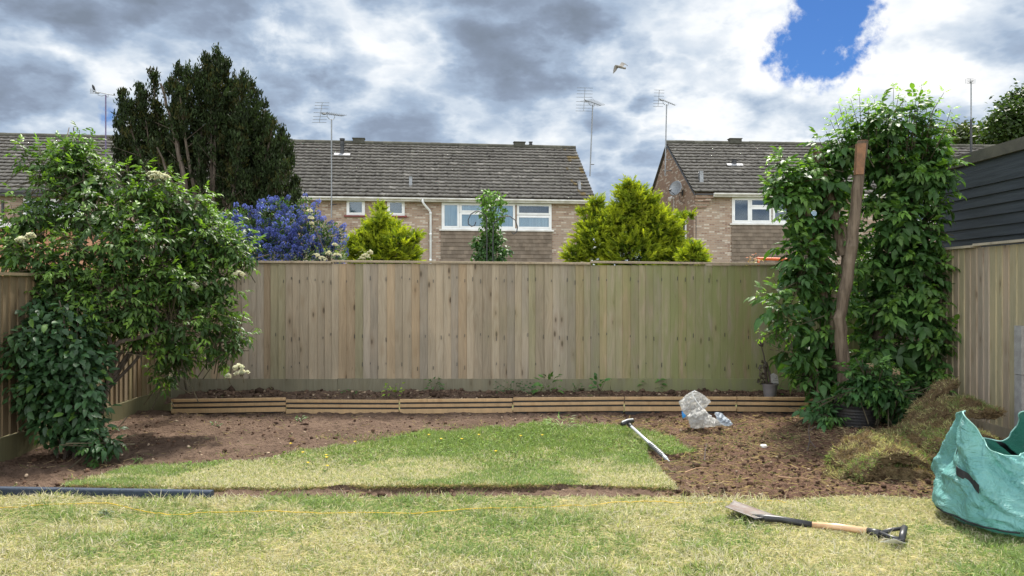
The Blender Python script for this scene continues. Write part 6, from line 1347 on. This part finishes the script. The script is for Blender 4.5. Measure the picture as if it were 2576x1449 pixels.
for j in range(NV):
    t = j / (NV - 1)
    rx = ipl(t, [0, .10, .30, .55, .80, 1], [.42, .50, .46, .38, .27, .18]); ry = ipl(t, [0, .10, .3, .55, .80, 1], [.34, .42, .40, .31, .22, .17])
    se = .85; X = np.sign(ct_) * np.abs(ct_) ** se * rx; Yy = np.sign(st_) * np.abs(st_) ** se * ry
    rimz = .435 + .215 * np.abs(ct_) ** np.where((st_ > 0) & (ct_ < 0), 1.0, 6.0) + .0 * np.clip(st_, 0, 1) - .018 * np.sin(3 * th) * (np.abs(ct_) < .8)
    Z = rimz * t ** 1.0
    X = X - .20 * t ** 1.5; Yy = Yy + .05 * t * (1 - np.abs(ct_))  # lip leans back
    wr = (1 - np.abs(2 * fbm(th * 1.9 + 10 + t * 2.0, np.full(NU, t * 3.2), 4, 81) - 1)) ** 1.5; wr2 = fbm(th * 6 + 3, np.full(NU, t * 9), 3, 82) - .5; blend = np.minimum(1, np.minimum(th, 2 * np.pi - th) / .35)
    f = ((wr - .5) * .060 + wr2 * .020) * blend * (1 - .35 * t) + .030 * np.sin(5 * th + 1.0 + 2.5 * t) * np.clip((t - .12) * 2.5, 0, 1) * np.clip((1 - t) * 5, .3, 1) + .018 * np.sin(9 * th - 3 * t) * np.clip(t * 2, 0, 1); X = X + ct_ * f; Yy = Yy + st_ * f
    rows.append(np.stack([cx_ + X, cy_ + Yy, Z + .012], -1))
V = np.concatenate(rows); idx = np.arange(NU * NV).reshape(NV, NU); q = np.stack([idx[:-1], np.roll(idx, -1, 1)[:-1], np.roll(idx, -1, 1)[1:], idx[1:]], -1).reshape(-1, 4)
cb_ = len(V); V = np.concatenate([V, [[cx_, cy_, .014]]]); tb_ = np.stack([np.full(NU, cb_), np.roll(idx[0], -1), idx[0]], -1)
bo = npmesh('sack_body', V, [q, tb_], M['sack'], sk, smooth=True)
RW = np.array(rows)
m = MB(); m.tube([Vector(p) for p in RW[-1]] + [Vector(RW[-1][0])], .0038, 5); M['sackrim'] = plain('pale hem', (.33, .60, .55), (.25, .5, .46), 8, .5); m.build('hem', M['sackrim'], sk)
M['webbing'] = plain('black webbing', (.012, .014, .018), (.02, .022, .027), 40, .7)
def strip(name, pts, w, off=.006, mat='webbing'):
    V = []; m = MB(); 
    for p, d, nn_ in pts: V += [p + d * w / 2 + nn_ * off, p - d * w / 2 + nn_ * off]
    m.add(V, [(2 * i, 2 * i + 1, 2 * i + 3, 2 * i + 2) for i in range(len(pts) - 1)]); o = m.build(name, M[mat], sk); s = o.modifiers.new('s', 'SOLIDIFY'); s.thickness = .003
kl = NU // 2  # left-most column index
rowp = lambda j, k: Vector(RW[j][k % NU])
# base piping along the left and front bottom edge
m = MB(); m.tube([rowp(6, kl + k) + (rowp(6, kl + k) - Vector((cx_, cy_, .1))).normalized() * .006 for k in range(-6, 24)], .0055, 6); m.build('piping', M['webbing'], sk)
# side tab and handle strap inside the peak
pk = kl + 10; strip('handle_tab', [(rowp(34, pk - 7 + k), Vector((0, 0, 1)), (rowp(34, pk - 7 + k) - Vector((cx_, cy_, .3))).normalized()) for k in range(0, 12)], .05, .008)
strip('side_strap', [(rowp(j, kl - 1), (rowp(j, kl + 3) - rowp(j, kl - 5)).normalized(), (Vector((cx_, cy_, .5)) - rowp(j, kl - 1)).normalized()) for j in range(NV - 28, NV)], .075, .008)
strip('side_strap', [(rowp(j, NU // 4 - 14), Vector((1, 0, 0)), Vector((0, -1, 0))) for j in range(NV - 22, NV)], .05, .010)
m = MB()
for kk in (12, 15): m.tube([rowp(j, int(kl + 22 + kk - (j / 30) * -10 * (j / 30))) + Vector((0, -.005, 0)) for j in range(4, 40, 2)], .0014, 4)
m.build('stitching', M['webbing'], sk)

# ------------------------------------------------------------------ loose things on the soil
ICO = None
def clods(n, xs, ys, rad, col, name, label, cat_, mat, zoff=.3, squash=.7):
    import bmesh
    global ICO
    if ICO is None:
        b = bmesh.new(); bmesh.ops.create_icosphere(b, subdivisions=1, radius=1); ICO = (np.array([v.co[:] for v in b.verts]), np.array([[v.index for v in f.verts] for f in b.faces])); b.free()
    v0, f0 = ICO; z = np.where(ys > 8.62, bed_h(xs, ys), ground_h(xs, ys)); P = v0[None] * (1 + rg.normal(0, .22, (n, len(v0), 1))) * (rad[:, None] * rg.uniform(.6, 1.3, (n, 3)))[:, None] * [1, 1, squash]; P = P + np.stack([xs, ys, z + rad * zoff], 1)[:, None]
    F_ = (f0[None] + np.arange(n)[:, None, None] * len(v0)).reshape(-1, 3); C = np.repeat(col, len(v0), 0); tag(npmesh(name, P.reshape(-1, 3), [F_], mat, None, C), label, cat_, kind='stuff')
rg = np.random.default_rng(77)
def soilpts(n, x0, x1, y0, y1):
    x = rg.uniform(x0, x1, n); y = rg.uniform(y0, y1, n); k = ~(mask_island(x, y) | mask_front(x, y)); return x[k], y[k]
M['clod'] = plain('soil clod', (1, 1, 1), (.7, .68, .66), 60, .95, useattr=True, bmp=.006, bscale=90, spec=.1)
xa, ya = soilpts(2600, -4.1, 4.5, 5.15, 8.5); xb, yb = soilpts(5200, 1.0, 4.5, 5.15, 8.5); xs, ys = np.concatenate([xa, xb]), np.concatenate([ya, yb]); n = len(xs)
clods(n, xs, ys, rg.gamma(2.0, .0042, n).clip(.003, .028), np.array([.105, .064, .044])[None] * rg.uniform(.5, 1.5, (n, 1)), 'soil_clods', 'crumbled clods of brown soil across the dug ground', 'soil', M['clod'])
xs, ys = soilpts(700, -4.1, 4.5, 5.15, 8.5); x4, y4 = rg.uniform(-3.7, 4.4, 420), rg.uniform(8.63, 9.4, 420); xs, ys = np.concatenate([xs, x4]), np.concatenate([ys, y4]); n = len(xs)
clods(n, xs, ys, rg.gamma(2, .0035, n).clip(.003, .022), np.array([.40, .31, .22])[None] * rg.uniform(.6, 1.35, (n, 1)), 'pebbles', 'pale flints and pebbles scattered over the soil', 'pebbles', M['clod'], .45)
x4, y4 = rg.uniform(-3.7, 4.4, 1500), rg.uniform(8.63, 9.44, 1500); n = 1500
clods(n, x4, y4, rg.gamma(2.2, .007, n).clip(.004, .045), np.array([.105, .07, .05])[None] * rg.uniform(.5, 1.5, (n, 1)), 'bed_clods', 'dark clods in the raised bed behind the timber panels', 'soil', M['clod'])
# straw, roots and torn grass
xa, ya = soilpts(1900, -4.1, 4.5, 5.15, 8.5); xb, yb = soilpts(11500, 1.0, 4.5, 5.15, 8.4); x4, y4 = rg.uniform(-3.7, 4.4, 500), rg.uniform(8.63, 9.4, 500); xs, ys = np.concatenate([xa, xb, x4]), np.concatenate([ya, yb, y4]); n = len(xs)
z = np.where(ys > 8.62, bed_h(xs, ys), ground_h(xs, ys)); a = rg.uniform(0, 6.28, n)
V, q, t, c = blades(np.stack([xs, ys, z + rg.uniform(.002, .02, n)], 1), nrm(np.stack([np.cos(a), np.sin(a), rg.uniform(-.1, .45, n)], 1)), rg.gamma(2.5, .018, n).clip(.015, .15), rg.uniform(.0025, .006, n), rg.uniform(0, .7, n), np.where((rg.random(n) < .12)[:, None], [[.20, .24, .09]], [[.46, .34, .21]]) * rg.uniform(.45, 1.35, (n, 1)), rg)
tag(npmesh('loose_roots', V, [q, t], M['grass'], None, c), 'straw, torn roots and dead grass strewn over the dug soil', 'roots', kind='stuff')
# sparse live grass tufts on the edges of the turf
xs, ys = soilpts(26000, -3.3, 3.6, 5.3, 8.3); k = (inpoly(xs, ys, [(-3.2, 5.35), (-1.6, 5.6), (-1.5, 6.9), (0.3, 8.0), (1.9, 7.4), (1.9, 6.5), (.9, 6.2), (.9, 8.2), (-.9, 7.9), (-2.7, 6.6), (-3.4, 6.1)]) & (fbm(xs * 4, ys * 4, 3, 90) > .60)) | ((np.hypot(xs - 2.25, ys - 7.15) < .45) & (rg.random(len(xs)) < .35)) | (rg.random(len(xs)) < .006)
xs, ys = xs[k], ys[k]; n = len(xs); N = nrm(np.stack([rg.normal(0, .6, n), rg.normal(0, .6, n), np.ones(n)], 1))
V, q, t, c = blades(np.stack([xs, ys, ground_h(xs, ys)], 1), N, rg.uniform(.02, .06, n), rg.uniform(.003, .005, n), rg.uniform(.2, 1, n), np.where((rg.random(n) < .5)[:, None], [[.13, .23, .05]], [[.36, .32, .14]]) * rg.uniform(.6, 1.3, (n, 1)), rg)
tag(npmesh('stray_grass', V, [q, t], M['grass'], None, c), 'sparse grass creeping from the turf strip over bare soil', 'grass', kind='stuff')
def twig(name, label, pts, r, col='dead', catg='twig'):
    P_ = [G(a, b) + Vector((0, 0, zz)) for a, b, zz in pts]; root = empty(name, P_[0], label, catg); m = MB(); m.tube(P_, [r * (1 - .6 * i / (len(P_) - 1)) for i in range(len(P_))], 6); m.build('stick', M[col], root); return root, P_
M['palestick'] = plain('peeled root', (.33, .20, .11), (.24, .14, .08), 20, .8)
twig('bare_root', 'long pale root lying on the reddest soil, right of centre', [(1958, 1202, .01), (1990, 1207, .012), (2020, 1206, .01), (2043, 1209, .005)], .008, 'palestick', 'root')
twig('bare_root', 'straight brown root lying near the right end of the turf strip', [(1722, 1192, .01), (1750, 1184, .02), (1779, 1179, .01)], .007, 'palestick', 'root')
r_, P_ = twig('dead_twig', 'dark branching twig sticking up from the soil before the tub', [(2030, 1136, 0), (2037, 1122, .05), (2034, 1112, .10), (2036, 1106, .14)], .007)
m = MB(); m.tube([P_[1], G(2052, 1126, .05)], .005, 5); m.tube([P_[2], P_[2] + Vector((.08, .03, .04))], .004, 5); m.build('side_twig', M['dead'], r_)
twig('dead_twig', 'dry twig lying where the turf strip thins out at the left', [(796, 1141, .015), (830, 1130, .02), (858, 1121, .015)], .007)
twig('dead_twig', 'short upright root stub beside the turf corner', [(1772, 1155, -.01), (1774, 1148, .05), (1778, 1141, .09)], .006)
o_ = G(1921, 1123, -.0); m = MB(); m.lathe((o_.x, o_.y, -.01), [(.01, -.01), (.030, .004), (.034, .016), (.022, .028), (.004, .031)], 12); o = m.build('white_stone', M['paper'], smooth=True); tag(o, 'rounded white stone on the dug soil, right of the silver tool', 'stone')

# ------------------------------------------------------------------ birds
def gq(cx, cy, Y=40.0): return Wp((2150 + cx / 4.831) * .6708, (200 + cy / 4.831) * .6708, Y)
gl = empty('gull', gq(850, 235), 'gull gliding with bent wings between the two tall aerials', 'bird')
M['gull'] = plain('gull plumage', (.30, .28, .25), (.17, .155, .14), 3, .8); M['gulldark'] = plain('dark wing tip', (.05, .045, .042), (.08, .07, .065), 6, .8)
m = MB(); body = [gq(775, 228), gq(790, 226), gq(812, 232), gq(845, 240), (gq(880, 252)), gq(915, 262), gq(952, 262)]; m.tube(body, [.02, .05, .062, .075, .065, .04, .05], 10)
def wing(lead, trail, th=.02):
    n = len(lead); vs = []
    for (a, b) in zip(lead, trail): vs += [a + Vector((0, 0, th)), b + Vector((0, 0, .004)), b - Vector((0, 0, .004)), a - Vector((0, 0, th))]
    m.add(vs, [(4 * i + k, 4 * i + 4 + k, 4 * i + 4 + (k + 1) % 4, 4 * i + (k + 1) % 4) for i in range(n - 1) for k in range(4)] + [(0, 1, 2, 3), (4 * n - 1, 4 * n - 2, 4 * n - 3, 4 * n - 4)])
wing([gq(820, 222, 40), gq(790, 214, 39.9), gq(760, 213, 39.8), gq(742, 235, 39.7), gq(728, 290, 39.6), gq(720, 358, 39.5)], [gq(835, 250, 40.2), gq(815, 258, 40.1), gq(795, 275, 40.1), gq(785, 300, 40), gq(765, 325, 39.8), gq(728, 360, 39.6)])
wing([gq(830, 222, 40), gq(852, 195, 40.2), gq(872, 165, 40.4), gq(900, 167, 40.5), gq(950, 195, 40.6), gq(990, 228, 40.7)], [gq(868, 240, 40.1), gq(900, 236, 40.2), gq(918, 212, 40.4), gq(935, 197, 40.5), gq(962, 210, 40.6), gq(988, 230, 40.7)])
m.build('body', M['gull'], gl, smooth=False)
m = MB(); vs = [gq(905, 250), gq(955, 243), gq(948, 285), gq(900, 280)]; m.add(vs + [v + Vector((0, .02, .0)) for v in vs], [(0, 1, 2, 3), (7, 6, 5, 4), (0, 4, 5, 1), (1, 5, 6, 2), (2, 6, 7, 3), (3, 7, 4, 0)]); m.build('tail', M['gull'], gl)
Yb = 32.7; pbird = empty('perched_bird', Wp(235, 226, Yb), 'small dark bird perched on the leftmost aerial', 'bird')
m = MB(); m.tube([Wp(238.5, 227, Yb), Wp(236.5, 223, Yb), Wp(235, 218.5, Yb), Wp(233.8, 215.5, Yb), Wp(232.6, 213.5, Yb), Wp(231.4, 213.6, Yb)], [.012, .045, .055, .04, .03, .006], 9); m.build('body', M['room'], pbird, smooth=True)
# whip of bare cane above the elder
cn = empty('bare_cane', (Wp(165, 0, 7.9).x, 7.9, 0), 'thin pale cane rising above the elder bush top at the left', 'cane'); m = MB(); m.tube([(Wp(165, 0, 7.9).x, 7.9, 0), Wp(163, 480, 7.9), Wp(160, 395, 7.9), Wp(167, 350, 7.9), Wp(174, 320, 7.9)], [.012, .009, .007, .006, .004], 6)
M['cane'] = plain('pale cane', (.38, .30, .24), (.3, .24, .2), 12, .8); m.build('stick', M['cane'], cn)
